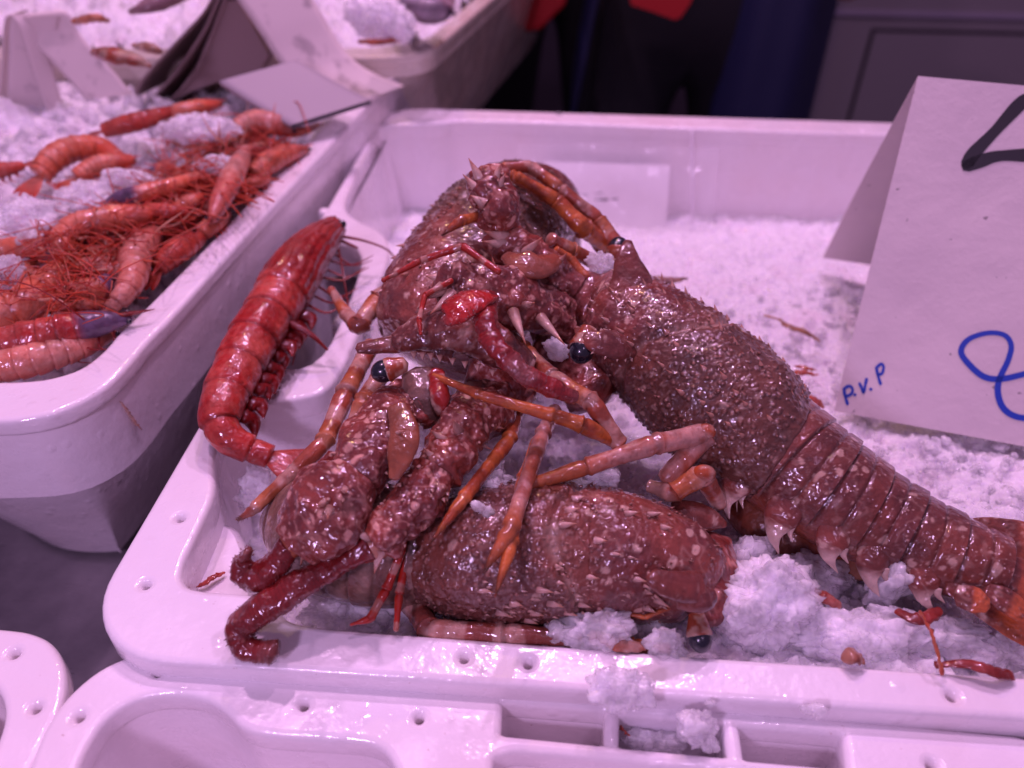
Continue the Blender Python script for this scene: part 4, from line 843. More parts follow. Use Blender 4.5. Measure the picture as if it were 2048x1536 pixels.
PR = [
 ('plump orange prawn tail at the left edge, above the banded prawn', [(150, 530, Z0, 30), (120, 560, Z0 + .4, 42), (70, 600, Z0 + .6, 46), (20, 628, Z0 + .5, 44), (-50, 655, Z0, 36)], 1, 0),
 ('pale banded prawn with a bluish purple head pointing at the rim', [(262, 638, Z0 + .4, 8), (215, 645, Z0 + .5, 26), (165, 655, Z0 + .6, 36), (110, 668, Z0 + .6, 40), (50, 682, Z0 + .5, 42), (0, 698, Z0 + .3, 42), (-60, 712, Z0, 34)], 2, 11),
 ('pink prawn lowest in the near corner of the left crate', [(225, 668, Z0 - .6, 14), (170, 690, Z0 - .2, 30), (100, 712, Z0, 38), (40, 728, Z0, 40), (-30, 742, Z0 - .2, 36)], 3, 1),
 ('arched pink prawn whose tail bends down beside the ice', [(335, 424, Z0 + 1.0, 14), (290, 432, Z0 + 1.3, 24), (245, 436, Z0 + 1.4, 30), (195, 446, Z0 + 1.5, 32), (150, 456, Z0 + 1.4, 30), (124, 484, Z0 + 1.0, 26), (138, 512, Z0 + .6, 18)], 4, 0),
 ('glossy pink prawn standing nearly upright with a dark eye at its top', [(312, 462, Z0 + .6, 14), (292, 486, Z0 + 1.0, 30), (272, 516, Z0 + 1.1, 34), (268, 550, Z0 + 1.0, 32), (252, 585, Z0 + .8, 26), (222, 618, Z0 + .4, 16)], 5, 1),
 ('prawn with a mottled blue black head under the upright prawn', [(215, 560, Z0 + .8, 16), (190, 582, Z0 + .9, 30), (150, 588, Z0 + .8, 28), (110, 610, Z0 + .4, 20)], 6, 12),
 ('thick orange pink prawn arching at the left edge of the ice', [(235, 318, Z0 + 1.2, 20), (200, 298, Z0 + 1.5, 26), (150, 300, Z0 + 1.8, 30), (110, 318, Z0 + 1.7, 30), (82, 350, Z0 + 1.1, 26)], 7, 0),
 ('short curled prawn lying against the arching one', [(262, 322, Z0 + 1.0, 14), (235, 326, Z0 + 1.2, 22), (195, 334, Z0 + 1.2, 24), (155, 356, Z0 + .9, 20)], 8, 0),
 ('red prawn in the far row below the folded card', [(345, 222, Z0 + 1.6, 12), (300, 238, Z0 + 1.8, 20), (255, 250, Z0 + 1.7, 22), (210, 262, Z0 + 1.3, 18)], 9, 2),
 ('bright orange prawn tucked under the folded card', [(440, 208, Z0 + 1.2, 10), (400, 216, Z0 + 1.5, 18), (355, 226, Z0 + 1.5, 18), (320, 240, Z0 + 1.0, 12)], 10, 0),
 ('dark purplish prawn with a black eye across the middle', [(215, 408, Z0 + 1.2, 10), (245, 398, Z0 + 1.5, 20), (290, 388, Z0 + 1.7, 22), (345, 374, Z0 + 1.7, 20), (395, 356, Z0 + 1.3, 14)], 11, 12),
 ('pale straw coloured prawn leaning beside the rim', [(425, 440, Z0 + 1.2, 12), (440, 405, Z0 + 1.6, 22), (462, 360, Z0 + 1.8, 26), (482, 322, Z0 + 1.7, 20), (492, 300, Z0 + 1.3, 12)], 12, 1),
 ('orange prawn against the crate wall at the far right', [(612, 300, Z0 + .2, 10), (580, 308, Z0 + .6, 20), (540, 326, Z0 + .8, 26), (508, 352, Z0 + .6, 22)], 13, 0),
 ('pink prawn curled beneath the white flap of the card', [(590, 262, Z0 + .6, 14), (550, 252, Z0 + 1.1, 26), (510, 246, Z0 + 1.3, 28), (470, 262, Z0 + 1.0, 22)], 14, 1),
 ('dark red prawn lying low along the left edge', [(155, 515, Z0 - .1, 12), (110, 502, Z0 + .3, 22), (60, 496, Z0 + .4, 26), (0, 500, Z0 + .1, 24)], 15, 12),
 ('red prawn pointing at the rim below the pale one', [(375, 428, Z0 + 1.3, 12), (340, 424, Z0 + 1.6, 18), (300, 420, Z0 + 1.4, 16)], 16, 2),
 ('red prawn pressed to the rim, half way along the crate', [(410, 470, Z0, 10), (380, 490, Z0 + .4, 24), (345, 512, Z0 + .4, 28), (318, 540, Z0 + .1, 20)], 17, 2),
 ('small orange prawn wedged at the rim above the red one', [(455, 430, Z0, 10), (430, 448, Z0 + .5, 20), (405, 466, Z0 + .4, 20)], 18, 0),
 ('red tailed prawn cut off by the left edge near the ice', [(-60, 350, Z0 + .6, 16), (-20, 344, Z0 + .9, 22), (20, 338, Z0 + 1.0, 16), (45, 332, Z0 + .9, 10)], 19, 2),
 ('prawn with tangled legs in the middle of the heap', [(400, 395, Z0 + 1.2, 12), (375, 408, Z0 + 1.4, 18), (345, 430, Z0 + 1.2, 18)], 20, 0),
]
FE = {1: [[(150, 520, 4, 1.5), (120, 470, 6, 1.2), (80, 440, 6.5, 1.0), (75, 480, 5, 1)]], 2: [[(170, 640, 4.5, 2), (100, 590, 6, 1.6), (40, 565, 6, 1.3), (-10, 560, 5.5, 1)]],
      6: [[(210, 560, 4.6, 2), (180, 530, 6, 1.6), (130, 505, 6, 1.4), (90, 495, 5, 1)], [(205, 570, 4.8, 2), (240, 540, 6, 1.5), (320, 505, 5.5, 1)]],
      12: [[(430, 440, 4, 1.5), (400, 420, 6, 1.3), (330, 410, 6, 1)], [(430, 440, 4, 1.5), (380, 460, 5.5, 1.2), (300, 500, 5, 1)]]}
for lab, rows, sd_, hu in PR:
    rows = [(x_, y_, z_, r_ * .88) for x_, y_, z_, r_ in rows]
    prawn(lab, rows, 300 + sd_, hu, 1 if sd_ % 2 else -1, FE.get(sd_, ()), legs=8)
# more of the heap, lower and behind: nothing tells these apart
rg = np.random.default_rng(77); used = set()
for k in range(90):
    u = rg.uniform(0, 1); px = 620 - 470 * u + rg.normal() * 16 - rg.uniform(0, 110 if k % 3 else 230); py = 262 + 330 * u + rg.normal() * 14; a = rg.uniform(-.6, 1.1); L = rg.uniform(34, 58) * (.75 + .6 * u); r0 = rg.uniform(11, 16) * (.8 + .5 * u); z0 = rg.uniform(1.9, 3.3); cv = rg.uniform(-.5, .5)
    rows = []
    for j, t in enumerate(np.linspace(-1, 1, 5)): rows.append((px + L * t * math.cos(a) - cv * L * (1 - t * t) * math.sin(a) * .6, py - L * t * math.sin(a) * .6 - cv * L * (1 - t * t) * .5, z0 + .4 * (1 - t * t), r0 * (.45, .95, 1, .85, .5)[j]))
    hue = int(rg.choice([0, 0, 1, 1, 2, 12]))
    fl = [[(rows[0][0], rows[0][1], z0 + .6, 1.6), (rows[0][0] + rg.normal() * 40, rows[0][1] + rg.normal() * 25, z0 + 2.2, 1.2), (rows[0][0] + rg.normal() * 70, rows[0][1] + rg.normal() * 35, z0 + 1.6, 1.0)] for _ in range(4)]
    cn = {0: 'orange', 1: 'pale pink', 2: 'deep red', 12: 'purple headed'}[hue]
    wh = ['under the folded cards', 'below the far ice lump', 'beside the pale straw coloured prawn', 'around the middle of the crate wall', 'above the upright prawn', 'next to the blue black head', 'in the near corner'][min(6, int(u * 7))]
    ps = 'nearly level' if abs(a) < .25 else ('slanting up to the right' if a > .6 else ('slanting gently up' if a > 0 else 'slanting down to the right'))
    cvn = 'straight' if abs(cv) < .15 else ('hunched' if cv > 0 else 'curled')
    lb_ = f'{cvn} {cn} prawn {ps}, {wh}'
    if lb_ in used: continue
    used.add(lb_)
    prawn(f'{cvn} {cn} prawn {ps}, {wh}', rows, 400 + k, hue, 1 if k % 2 else -1, fl, legs=9, group='prawns half hidden in the heap', det=.7)

# thin legs and feelers tangled through the heap: nobody could count them
tg = MB(); r9 = np.random.default_rng(12)
for k in range(380):
    u = r9.uniform(0, 1); px = 585 - 430 * u + r9.normal() * 12 - r9.uniform(0, 150); py = 268 + 330 * u + r9.normal() * 18
    p = Pz(px, py, r9.uniform(2.6, 4.6)); d = r9.normal(size=3) * [1, 1, .35]; d = nrm(d); e = nrm(d + r9.normal(size=3) * .7); L = r9.uniform(.8, 3.4)
    c_ = r9.choice(3); col_ = [(.62, .13, .06, 0), (.66, .34, .22, 0), (.44, .04, .02, 0)][c_]; rr = r9.uniform(.03, .09)
    tube(tg, [p, p + d * L * .5, p + (d + e) * L * .5], [rr, rr * .9, rr * .2], col_, 5, 8, cap=False)
o = tg.build('prawn_leg_tangle', M_PRAWN); kind(o, 'stuff'); tag(o, 'tangle of thin orange and straw coloured prawn legs and feelers in the heap', 'prawn legs')
# ------------------------------------------------------------------ lumps of ice
def lump(label, x, y, z, rx, ry, seed, tilt=0, clear=False, name='ice_lump', flat=.8, cat='ice lump', amp=.8):
    p = Pz(x, y, z); a, b_2 = cm(rx, p), cm(ry, p); V, F = (ICO6 if rx > 45 else ICO5)
    V = V.copy(); c, s = math.cos(tilt), math.sin(tilt)
    w = (fbm(V, 1.5, 3, seed) - .5) * 1.25 * amp; d1, d2, di = worley(V * [a, a, b_2], 1.5, seed, True); V = V * (1 + w + .22 * (di - .5) * sstep(0, .2, d2 - d1))[:, None]
    R = V @ np.diag([a, min(a, b_2) * flat, b_2]); R = R @ np.array([[c, 0, s], [0, 1, 0], [-s, 0, c]]).T
    nn = nrm(R); q1, q2, qi = worley(R + .12 * fbm(R, 4, 2, 3)[:, None], 2.4, seed + 2, True); q3, q4, qj = worley(R, 5.5, seed + 3, True)
    R = R + nn * ((fbm(R, 1.2, 3, seed + 4) - .5) * .5 + .40 * (qi - .5) * sstep(0, .45, q2 - q1) - .06 * sstep(.3, 0, q2 - q1) + .05 * (qj - .5) * sstep(0, .4, q4 - q3))[:, None]
    mb = MB(); mb.add(R + p, F); o = mb.build(name, M_ICE_CLEAR, None, origin=p - np.array([0, 0, b_2])); return tag(o, label, cat, 'lumps of crushed ice')
lump('tall rough lump of ice beside the buried lobster eye, largest of all', 1530, 1215, -.2, 100, 118, 1, .1)
lump('ice lump leaning against the tall lump, below the lobster tail', 1500, 1120, -.6, 50, 62, 2, .3, True)
lump('upright ice lump under the tail spines with rounded top', 1775, 1170, -.1, 42, 62, 3, .1)
lump('smooth translucent slab of ice under the tail', 1620, 1150, -1.0, 86, 36, 4, .3, True, flat=1.2)
lump('low wide mound of ice along the near rim, right of the tall lump', 1700, 1280, -.6, 110, 66, 5)
lump('broad ice mound under the fan of the lobster tail', 1860, 1275, -.9, 120, 54, 6, .1)
lump('ice mound at the right edge below the tail fan', 2010, 1318, -1.1, 90, 40, 16, .1)
lump('frosty ice lump under the belly of the lowest lobster', 1190, 1262, .0, 72, 44, 7, -.2)
lump('pinkish ice lump resting on the pale striped leg', 1110, 1275, -.3, 48, 24, 17, -.2, True)
lump('frosty ice lump just left of the buried lobster eye', 1325, 1290, .0, 44, 38, 8, .4)
lump('wet ice lump lying across the crate rim onto the pockets', 1240, 1378, .6, 66, 58, 9, .1, True)
lump('long melting ice lump lying in the middle pocket divider', 1400, 1462, -.6, 38, 66, 10, -.5, True)
lump('flat ice lump on the floor of the middle pocket', 1310, 1482, -2.0, 58, 26, 11, 0, True)
lump('clear ice lump between the orange leg and the lowest lobster shell', 972, 975, 2.4, 66, 52, 12, .2, True)
lump('small clear ice chip below the lump between the legs', 968, 1020, 3.4, 30, 22, 13, .5, True, flat=.6)
lump('ice lump melting on top of the lowest lobster shell', 1150, 985, 2.2, 66, 30, 14, -.1, True)
lump('clear ice piece on the lowest shell, under the pale leg', 1205, 955, 2.6, 34, 24, 15, -.4, True)
lump('glassy ice chip pinched beside the lobster eye stalk', 1110, 700, 5.6, 32, 20, 18, .6, True, flat=.5)
lump('glassy ice shard standing beside the broad lobster horn', 1205, 530, 6.6, 26, 36, 19, -.5, True, flat=.5)
lump('ice lump against the thin wall of the crate handle', 705, 660, -1.0, 40, 44, 20, .2, True)
lump('ice lump in the corner beside the curled lobster tail', 520, 985, -1.8, 44, 42, 21, .1)
lump('flat wet ice on the crate floor behind the near rim', 690, 1222, -2.0, 90, 28, 22, 0, True, flat=1.6)
lump('tiny ice bead on the seam between the two near crates', 1420, 1405, .1, 16, 11, 23, 0, True)
lump('tiny melting ice bead right of the other on the seam', 1630, 1418, .1, 22, 12, 24, 0, True)
lump('large clear ice lump between the prawns near the rim', 395, 258, 4.6, 78, 26, 25, 0, True, flat=1.4)
lump('ice lump on the dark red prawn at the left edge', 28, 540, 4.2, 26, 24, 26, 0, True)
lump('ice lump beside the arching prawn in the left crate', 250, 360, 4.4, 50, 20, 27, 0, False, flat=1.4)
lump('chunky ice lump below the dark purplish prawn', 175, 395, 3.9, 56, 28, 28, 0, False, flat=1.4)
lump('ice lump at the left edge above the banded prawns', 60, 430, 4.0, 70, 34, 29, 0, False, flat=1.4)
lump('ice lump right of the flopped card flap', 440, 330, 4.2, 52, 18, 30, 0, False, flat=1.4)
lump('grey clear ice piece below the ice at the left edge', 55, 478, 4.0, 26, 16, 31, 0, True)

# ------------------------------------------------------------------ scraps of shell
def scrap(label, rows, seed, c0, c1, flat=.4, name='shell_scrap', m=M_LEG):
    q = PT(rows); mb = MB(); tube(mb, q[:, :3], q[:, 3], lambda V, s, H: np.column_stack([mixc(c0, c1, sstep(.35, .65, fbm(V, 2.5, 3, seed))), np.full(len(V), .1)]), 12, 24, flat, wob=.25, seed=seed)
    return tag(mb.build(name, m), label, 'shell scrap')
scrap('thin brown leg scrap on the ice left of the price card', [(1528, 630, -3.4, 3), (1560, 640, -3.2, 4), (1575, 652, -3.0, 8), (1610, 664, -3.2, 8), (1640, 682, -3.6, 3)], 1, (.30, .16, .09), (.42, .22, .12))
scrap('orange scrap on the ice above the lobster tail joint', [(1590, 732, -2.8, 3), (1612, 736, -2.7, 6), (1632, 740, -2.8, 2)], 2, (.50, .14, .05), (.36, .06, .03))
scrap('second orange scrap just under the first on the ice', [(1590, 745, -2.8, 7), (1608, 745, -2.7, 7), (1636, 750, -2.8, 1)], 3, (.50, .10, .04), (.36, .06, .03))
scrap('ragged red scrap touching the lobster tail near the card', [(1612, 790, -2.6, 5), (1632, 802, -2.4, 10), (1648, 815, -2.6, 3)], 4, (.40, .05, .03), (.5, .2, .12))
scrap('spotted brown scrap lying behind the lobster horn', [(1300, 556, -1.0, 8), (1340, 560, -.8, 12), (1376, 556, -1.0, 2)], 5, (.16, .05, .04), (.5, .3, .24))
scrap('dark red meat scrap in the ice below the tail fan', [(1792, 1222, .2, 8), (1830, 1238, .4, 15), (1860, 1232, .4, 14), (1880, 1218, .3, 8)], 6, (.22, .02, .015), (.36, .05, .04))
scrap('marbled red shell scrap half sunk in ice under the tail', [(1610, 1188, .2, 8), (1645, 1192, .5, 15), (1680, 1212, .4, 12)], 7, (.28, .03, .02), (.44, .18, .14))
scrap('small brown shell scrap at the near rim between ice mounds', [(1685, 1318, .3, 10), (1705, 1312, .5, 18), (1728, 1322, .3, 8)], 8, (.20, .05, .03), (.46, .22, .14))
scrap('long dark red strip lying on the ice at the right rim', [(1870, 1330, .2, 6), (1930, 1328, .5, 10), (1985, 1342, .5, 15), (2025, 1352, .2, 12)], 9, (.20, .015, .01), (.34, .06, .05))
scrap('thin orange feeler curving down over the ice at the right', [(1838, 1222, .8, 2.5), (1858, 1255, 1.4, 3), (1875, 1300, 1.0, 3), (1885, 1350, .3, 3)], 10, (.58, .16, .06), (.5, .1, .05), 1)
scrap('red splinter of shell in the near left corner recess', [(392, 1174, -1.8, 2), (412, 1164, -1.7, 6), (432, 1152, -1.7, 6), (450, 1144, -1.8, 2)], 11, (.40, .03, .02), (.48, .08, .05))
scrap('short orange whisker lying in the middle pocket', [(1240, 1454, -1.4, 2), (1250, 1462, -1.3, 2), (1260, 1472, -1.4, 1.5)], 12, (.42, .06, .03), (.42, .06, .03), 1)
scrap('pale splinter stuck to the outside of the left crate', [(238, 802, 1.6, 3), (252, 820, .9, 6), (268, 842, .1, 6), (284, 860, -.6, 2)], 13, (.42, .16, .10), (.66, .46, .38))
scrap('tan tail shell scrap in the ice left of the lowest lobster eye', [(1200, 1282, .0, 10), (1240, 1290, .1, 16), (1290, 1294, .0, 8)], 14, (.45, .12, .05), (.6, .36, .28))

# ------------------------------------------------------------------ the big price card
mc, n, l, b = mat('card', (.66, .58, .58), .6)
v = texco(n, l); pn = noise_n(n, l, v, 500, 4, .7); nb = bump(n, l, noise_n(n, l, v, 22, 4, .55).outputs['Fac'], .35, .006); l.new(bump(n, l, pn.outputs['Fac'], .35, .0005, nb), b.inputs['Normal'])
sp = ramp(n, l, noise_n(n, l, v, 150, 2, .5).outputs['Fac'], .735, .76); l.new(mixrgb(n, l, sp.outputs['Color'], mixrgb(n, l, ramp(n, l, noise_n(n, l, v, 12, 4).outputs['Fac'], .35, .7).outputs['Color'], (.70, .62, .61, 1), (.62, .54, .55, 1)), (.30, .26, .26, 1)), b.inputs['Base Color'])
M_CARD = mc
M_INKK, *_ = mat('black_ink', (.010, .008, .014), .45); M_INKB, *_ = mat('blue_ink', (.012, .05, .42), .4)
Bf = Pz(1668, 822, -3.0); Kf = Pz(1645, 515, -5.2); ex_ = Pz(2048, 893, -3.0) - Bf; ex_[2] = 0; ex_ = nrm(ex_)
T0 = Py(1836, 152, .52 * Bf[1] + .48 * Kf[1]); Wd = 21.
nF = nrm(np.cross(ex_, T0 - Bf)); nF = nF if nF[1] < 0 else -nF
def cardstrip(a, b2, c, nn, th=.06):
    """folded sheet a (front foot) - b2 (ridge) - c (back foot), Wd wide"""
    mb = MB(); P = [a + (b2 - a) * t for t in np.linspace(0, .97, 24)] + [b2] + [b2 + (c - b2) * t for t in np.linspace(.03, 1, 24)]; P = np.array(P)
    bow = np.r_[np.sin(np.linspace(0, np.pi, 24)) * .12, 0, np.sin(np.linspace(0, np.pi, 24)) * .15]
    g = []
    for off in (0, -th):
        for i, p in enumerate(P):
            for t in np.linspace(0, 1, 16): g.append(p + ex_ * Wd * t + nrm(np.array([0, -1 if i < 24 else 1, .5])) * (0 if i < 25 else bow[i]) + (nn if i < 25 else np.array([0, 1, .2])) * off)
    g = np.array(g); k = len(P); f = grid_faces(k, 16, False) + [tuple(reversed(q)) for q in grid_faces(k, 16, False, k * 16)]
    for i in range(k - 1): f += [(i * 16, (i + 1) * 16, (k + i + 1) * 16, (k + i) * 16), ((i + 1) * 16 - 1, (k + i + 1) * 16 - 1, (k + i + 2) * 16 - 1, (i + 2) * 16 - 1)]
    f += [tuple([0 + j, j + 1, k * 16 + j + 1, k * 16 + j]) for j in range(15)] + [tuple([(k - 1) * 16 + j, (2 * k - 1) * 16 + j, (2 * k - 1) * 16 + j + 1, (k - 1) * 16 + j + 1]) for j in range(15)]
    mb.add(g, f); return mb
pc = cardstrip(Bf, T0, Kf, nF).build('price_card', M_CARD, smooth=False, origin=Bf)
tag(pc, 'large folded white price card with handwritten blue P.V.P and black strokes', 'price card')
def ink(name, strokes, w_, m, nrm_=None, p0=Bf, parent=pc, off=.03):
    nn = nF
    for st in strokes:
        q = np.array([Pp(x, y, p0, nn) for x, y in st]) + nn * off; q = cr(q, max(12, len(st) * 8)) if len(st) > 1 else q
        t = nrm(np.gradient(q, axis=0)); sd = np.cross(t, nn); ww = cm(w_, q[0]) / 2 * (1 + .12 * np.sin(np.linspace(0, 9, len(q))))[:, None]
        q = np.vstack([q[:1] - t[:1] * ww[0] * .8, q, q[-1:] + t[-1:] * ww[0] * .8]); sd = np.vstack([sd[:1], sd, sd[-1:]]); ww = np.vstack([ww[:1] * .5, ww, ww[-1:] * .5])
        V = np.vstack([q + sd * ww, q - sd * ww]); k = len(q); mb = MB(); mb.add(V, [(i, i + 1, k + i + 1, k + i) for i in range(k - 1)]); mb.build(name, m, parent)
ink('black_numeral', [[(2062, 196), (2040, 208), (1990, 262), (1948, 306), (1934, 328)], [(1934, 332), (1962, 322), (2000, 312), (2080, 310)]], 24, M_INKK)
ink('black_numeral', [[(2085, 210), (2075, 290), (2068, 380)]], 24, M_INKK)
ink('blue_numeral', [[(2075, 738), (2048, 748), (2000, 758), (1965, 752), (1932, 722), (1922, 700), (1938, 678), (1975, 666), (2008, 670), (2022, 690), (2016, 720), (1998, 760), (1996, 790), (2008, 818), (2035, 834), (2080, 838)]], 11, M_INKB)
ink('blue_letter', [[(1688, 780), (1690, 792), (1695, 808)], [(1687, 778), (1698, 772), (1705, 778), (1702, 788), (1692, 793)]], 5.5, M_INKB)
ink('blue_letter', [[(1719, 767), (1727, 785)], [(1727, 785), (1733, 758)]], 5.5, M_INKB)
ink('blue_letter', [[(1753, 738), (1756, 752), (1761, 768)], [(1752, 736), (1762, 728), (1767, 734), (1764, 746), (1756, 750)]], 5.5, M_INKB)
ink('blue_dot', [[(1709, 789), (1710, 790)], ], 6, M_INKB); ink('blue_dot', [[(1741, 778), (1742, 779)]], 6, M_INKB)

# ------------------------------------------------------------------ paper cards standing in the prawn crate
M_CARD_SHADED, *_ = mat('card_shaded_side', (.27, .20, .19), .75)  # brown tone paints in the shade on the unlit fold faces
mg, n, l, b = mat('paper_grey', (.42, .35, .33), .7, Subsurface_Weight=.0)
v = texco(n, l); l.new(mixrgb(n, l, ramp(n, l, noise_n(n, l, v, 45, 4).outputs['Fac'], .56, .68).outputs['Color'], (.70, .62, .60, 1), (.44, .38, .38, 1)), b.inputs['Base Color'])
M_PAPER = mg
M_CARD_SHADED_TOP, *_ = mat('card_shaded_top', (.36, .32, .35), .6)  # darker grey carries the flat card's shading in its colour
def bent(name, prof, vec, m, parent=None, th=.10, sag=0.):
    """sheet: profile polyline (points in cm) swept along vec"""
    P = cr(np.array(prof), 40); mb = MB(); vec = np.asarray(vec, float); t = nrm(np.gradient(P, axis=0)); nn = nrm(np.cross(t, vec)); k = 40; g = []
    for off in (0, -th):
        for i in range(k):
            for u in np.linspace(0, 1, 10): g.append(P[i] + vec * u + nn[i] * off + np.array([0, 0, sag * math.sin(u * 3.1)]))
    f = grid_faces(k, 10, False) + [tuple(reversed(q)) for q in grid_faces(k, 10, False, k * 10)]
    for i in range(k - 1): f += [(i * 10, (i + 1) * 10, (k + i + 1) * 10, (k + i) * 10), ((i + 1) * 10 - 1, (k + i + 1) * 10 - 1, (k + i + 2) * 10 - 1, (i + 2) * 10 - 1)]
    f += [(j, j + 1, k * 10 + j + 1, k * 10 + j) for j in range(9)]
    mb.add(g, f); return mb.build(name, m, parent)
YC = 52.
def prow(pts, y): return [Py(x, yy, y) for x, yy in pts]
fc = thing('folded_card', 'thick grey card of several folded layers arching over the prawns', 'card', Py(430, 205, YC))
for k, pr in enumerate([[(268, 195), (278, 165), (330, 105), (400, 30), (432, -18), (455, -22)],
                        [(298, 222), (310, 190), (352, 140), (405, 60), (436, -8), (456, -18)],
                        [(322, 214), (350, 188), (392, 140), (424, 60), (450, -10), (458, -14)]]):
    bent('card_layer', prow(pr, YC + .25 * k), (1.2, 7.5, 0), M_CARD_SHADED, fc, .12)
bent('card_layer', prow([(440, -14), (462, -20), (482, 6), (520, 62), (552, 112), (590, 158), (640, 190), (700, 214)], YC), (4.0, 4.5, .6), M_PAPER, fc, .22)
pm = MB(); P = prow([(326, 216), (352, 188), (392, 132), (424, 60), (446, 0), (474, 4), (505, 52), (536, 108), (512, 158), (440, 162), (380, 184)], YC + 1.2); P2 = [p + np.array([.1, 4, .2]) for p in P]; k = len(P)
pm.add(P + P2, [tuple(range(k)), tuple(range(2 * k - 1, k - 1, -1))] + [(i, i + k, (i + 1) % k + k, (i + 1) % k) for i in range(k)]); pm.build('card_layer', M_CARD_SHADED, fc, smooth=False)
bent('flat_card', [Pz(438, 162, 6.0), Pz(505, 205, 5.2), Pz(582, 250, 4.6)], Pz(742, 200, 5.2) - Pz(582, 250, 4.6), M_CARD_SHADED_TOP, None, .35)
tag(bpy.data.objects['flat_card'], 'flat grey white card lying under the arched card, corner on the rim', 'card')
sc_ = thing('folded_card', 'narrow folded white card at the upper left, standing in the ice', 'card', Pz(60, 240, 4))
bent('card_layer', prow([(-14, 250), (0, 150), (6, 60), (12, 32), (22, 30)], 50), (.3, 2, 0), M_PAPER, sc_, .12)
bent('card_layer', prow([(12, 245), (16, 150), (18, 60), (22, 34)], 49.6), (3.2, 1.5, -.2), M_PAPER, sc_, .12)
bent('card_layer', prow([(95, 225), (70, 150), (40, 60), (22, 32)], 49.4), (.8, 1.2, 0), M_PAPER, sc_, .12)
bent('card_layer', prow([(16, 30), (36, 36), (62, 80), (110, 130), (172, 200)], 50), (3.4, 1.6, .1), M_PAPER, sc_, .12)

# ------------------------------------------------------------------ clear bag with a printed label at the back of the crate
m, n, l, b = mat('clear_film', (.95, .93, .97), .07, Alpha=.22); v = texco(n, l)
wr = noise_n(n, l, v, 14, 3, .5); l.new(bump(n, l, wr.outputs['Fac'], .7, .012), b.inputs['Normal']); b.inputs['Specular IOR Level'].default_value = 1.0
def wavy(name, x0, x1, z0, z1, y, m, amp, seed, parent=None, nx=70, nz=40, lean=.12):
    X, Zz = np.meshgrid(np.linspace(x0, x1, nx), np.linspace(z0, z1, nz), indexing='ij'); P = np.stack([X.ravel(), y + 0 * X.ravel(), Zz.ravel()], 1)
    P[:, 1] += lean * (P[:, 2] - z0) + amp * (fbm(P * [1, 0, .35], .35, 3, seed) - .5); mb = MB(); mb.add(P, grid_faces(nx, nz, False)); return mb.build(name, m, parent)
a0, a1 = Py(1095, 440, 55)[0], Py(1400, 440, 55)[0]
bag = wavy('plastic_bag', a0 - 3, a1 + .6, -9, -1.2, 50.6, m, 1.6, 5, None, 90, 50, lean=.5); tag(bag, 'clear plastic bag against the back wall of the lobster crate', 'plastic bag')
sm_ = MB(); p = Py(1384, 262, 55.2); q_ = Py(1384, 448, 52.6); tube(sm_, [p, q_], [.16, .16], (.8, .8, .8, 0), 8, 20); mf, *_ = mat('bag_seam', (.9, .85, .92), .15, Alpha=.65); sm_.build('seam', mf, bag)
ml, n, l, b = mat('label_paper', (.86, .84, .86), .25, Coat_Weight=1.0, Coat_Roughness=.05); v = texco(n, l); l.new(bump(n, l, noise_n(n, l, v, 40, 2, .5).outputs['Fac'], 1.0, .01), b.inputs['Coat Normal'])
lx0, lx1 = Py(1085, 400, 54)[0], Py(1334, 400, 54)[0]; zt = Py(1200, 334, 54)[2]; zb = Py(1200, 455, 54)[2]
lab = wavy('paper_label', lx0, lx1, zb, zt, 51.6, ml, .35, 9, None, 30, 20, lean=.55); tag(lab, 'white printed paper label inside the clear bag at the back', 'label')
tx = MB()
for i, (x, y, w_) in enumerate([(1150, 388, 12), (1166, 389, 10), (1186, 386, 20), (1208, 385, 22), (1230, 386, 8), (1190, 398, 26), (1222, 397, 14)]):
    yy = 51.4 + .55 * (Py(x, y, 52.6)[2] - zb) - .1; a, b4 = Py(x, y, yy), Py(x + w_, y - 1, yy); tx.add([a, b4, b4 - np.array([0, 0, .22]), a - np.array([0, 0, .22])], [(0, 1, 2, 3)])
tx.build('print', M_INKK, lab)
db = MB(); dr_ = np.random.default_rng(4)
mw, *_ = mat('water', (1, 1, 1), .02, Transmission_Weight=1.0, IOR=1.33)

# ------------------------------------------------------------------ behind the counter
def boxm(mb, x0, x1, y0, y1, z0, z1, col=(.8, .8, .8, 0)):
    V = [(x, y, z) for x in (x0, x1) for y in (y0, y1) for z in (z0, z1)]; mb.add(V, [(0, 1, 3, 2), (4, 6, 7, 5), (0, 4, 5, 1), (2, 3, 7, 6), (0, 2, 6, 4), (1, 5, 7, 3)], col)
mk, *_ = mat('cabinet_paint', (.27, .25, .27), .45); mk2, *_ = mat('cabinet_trim', (.36, .32, .42), .4); mdk, *_ = mat('dark_rubber', (.02, .018, .025), .5)
YB = 215.
xa, xb = Py(1642, 120, YB)[0], Py(2500, 120, YB)[0]
ca = MB(); boxm(ca, xa, xb, YB, YB + 60, -95, 75); cab = ca.build('cabinet', mk, smooth=False); tag(cab, 'tall grey panelled cabinet behind the counter at the right', 'cabinet')
d_ = MB(); z1, z2 = Py(1800, 65, YB)[2], Py(1800, 25, YB)[2]; x1 = Py(1738, 100, YB)[0]
boxm(d_, x1, xb - 20, YB - .8, YB + .5, -80, z1); d_.build('panel', mk, cab, smooth=False)
d_ = MB(); boxm(d_, x1 - .9, xb - 19, YB - .3, YB + .5, -81, z1 + .9); d_.build('panel_shadow_gap', mdk, cab, smooth=False)
d_ = MB(); boxm(d_, xa, xb, YB - .9, YB + .5, z2 - .8, z2 + .4); d_.build('groove_strip', mk2, cab, smooth=False)
d_ = MB(); x2, x3 = Py(1590, 100, YB)[0], Py(1640, 100, YB)[0]; boxm(d_, x2, x3, YB - 4, YB + 30, -95, 75); d_.build('side_frame', mk2, cab, smooth=False)
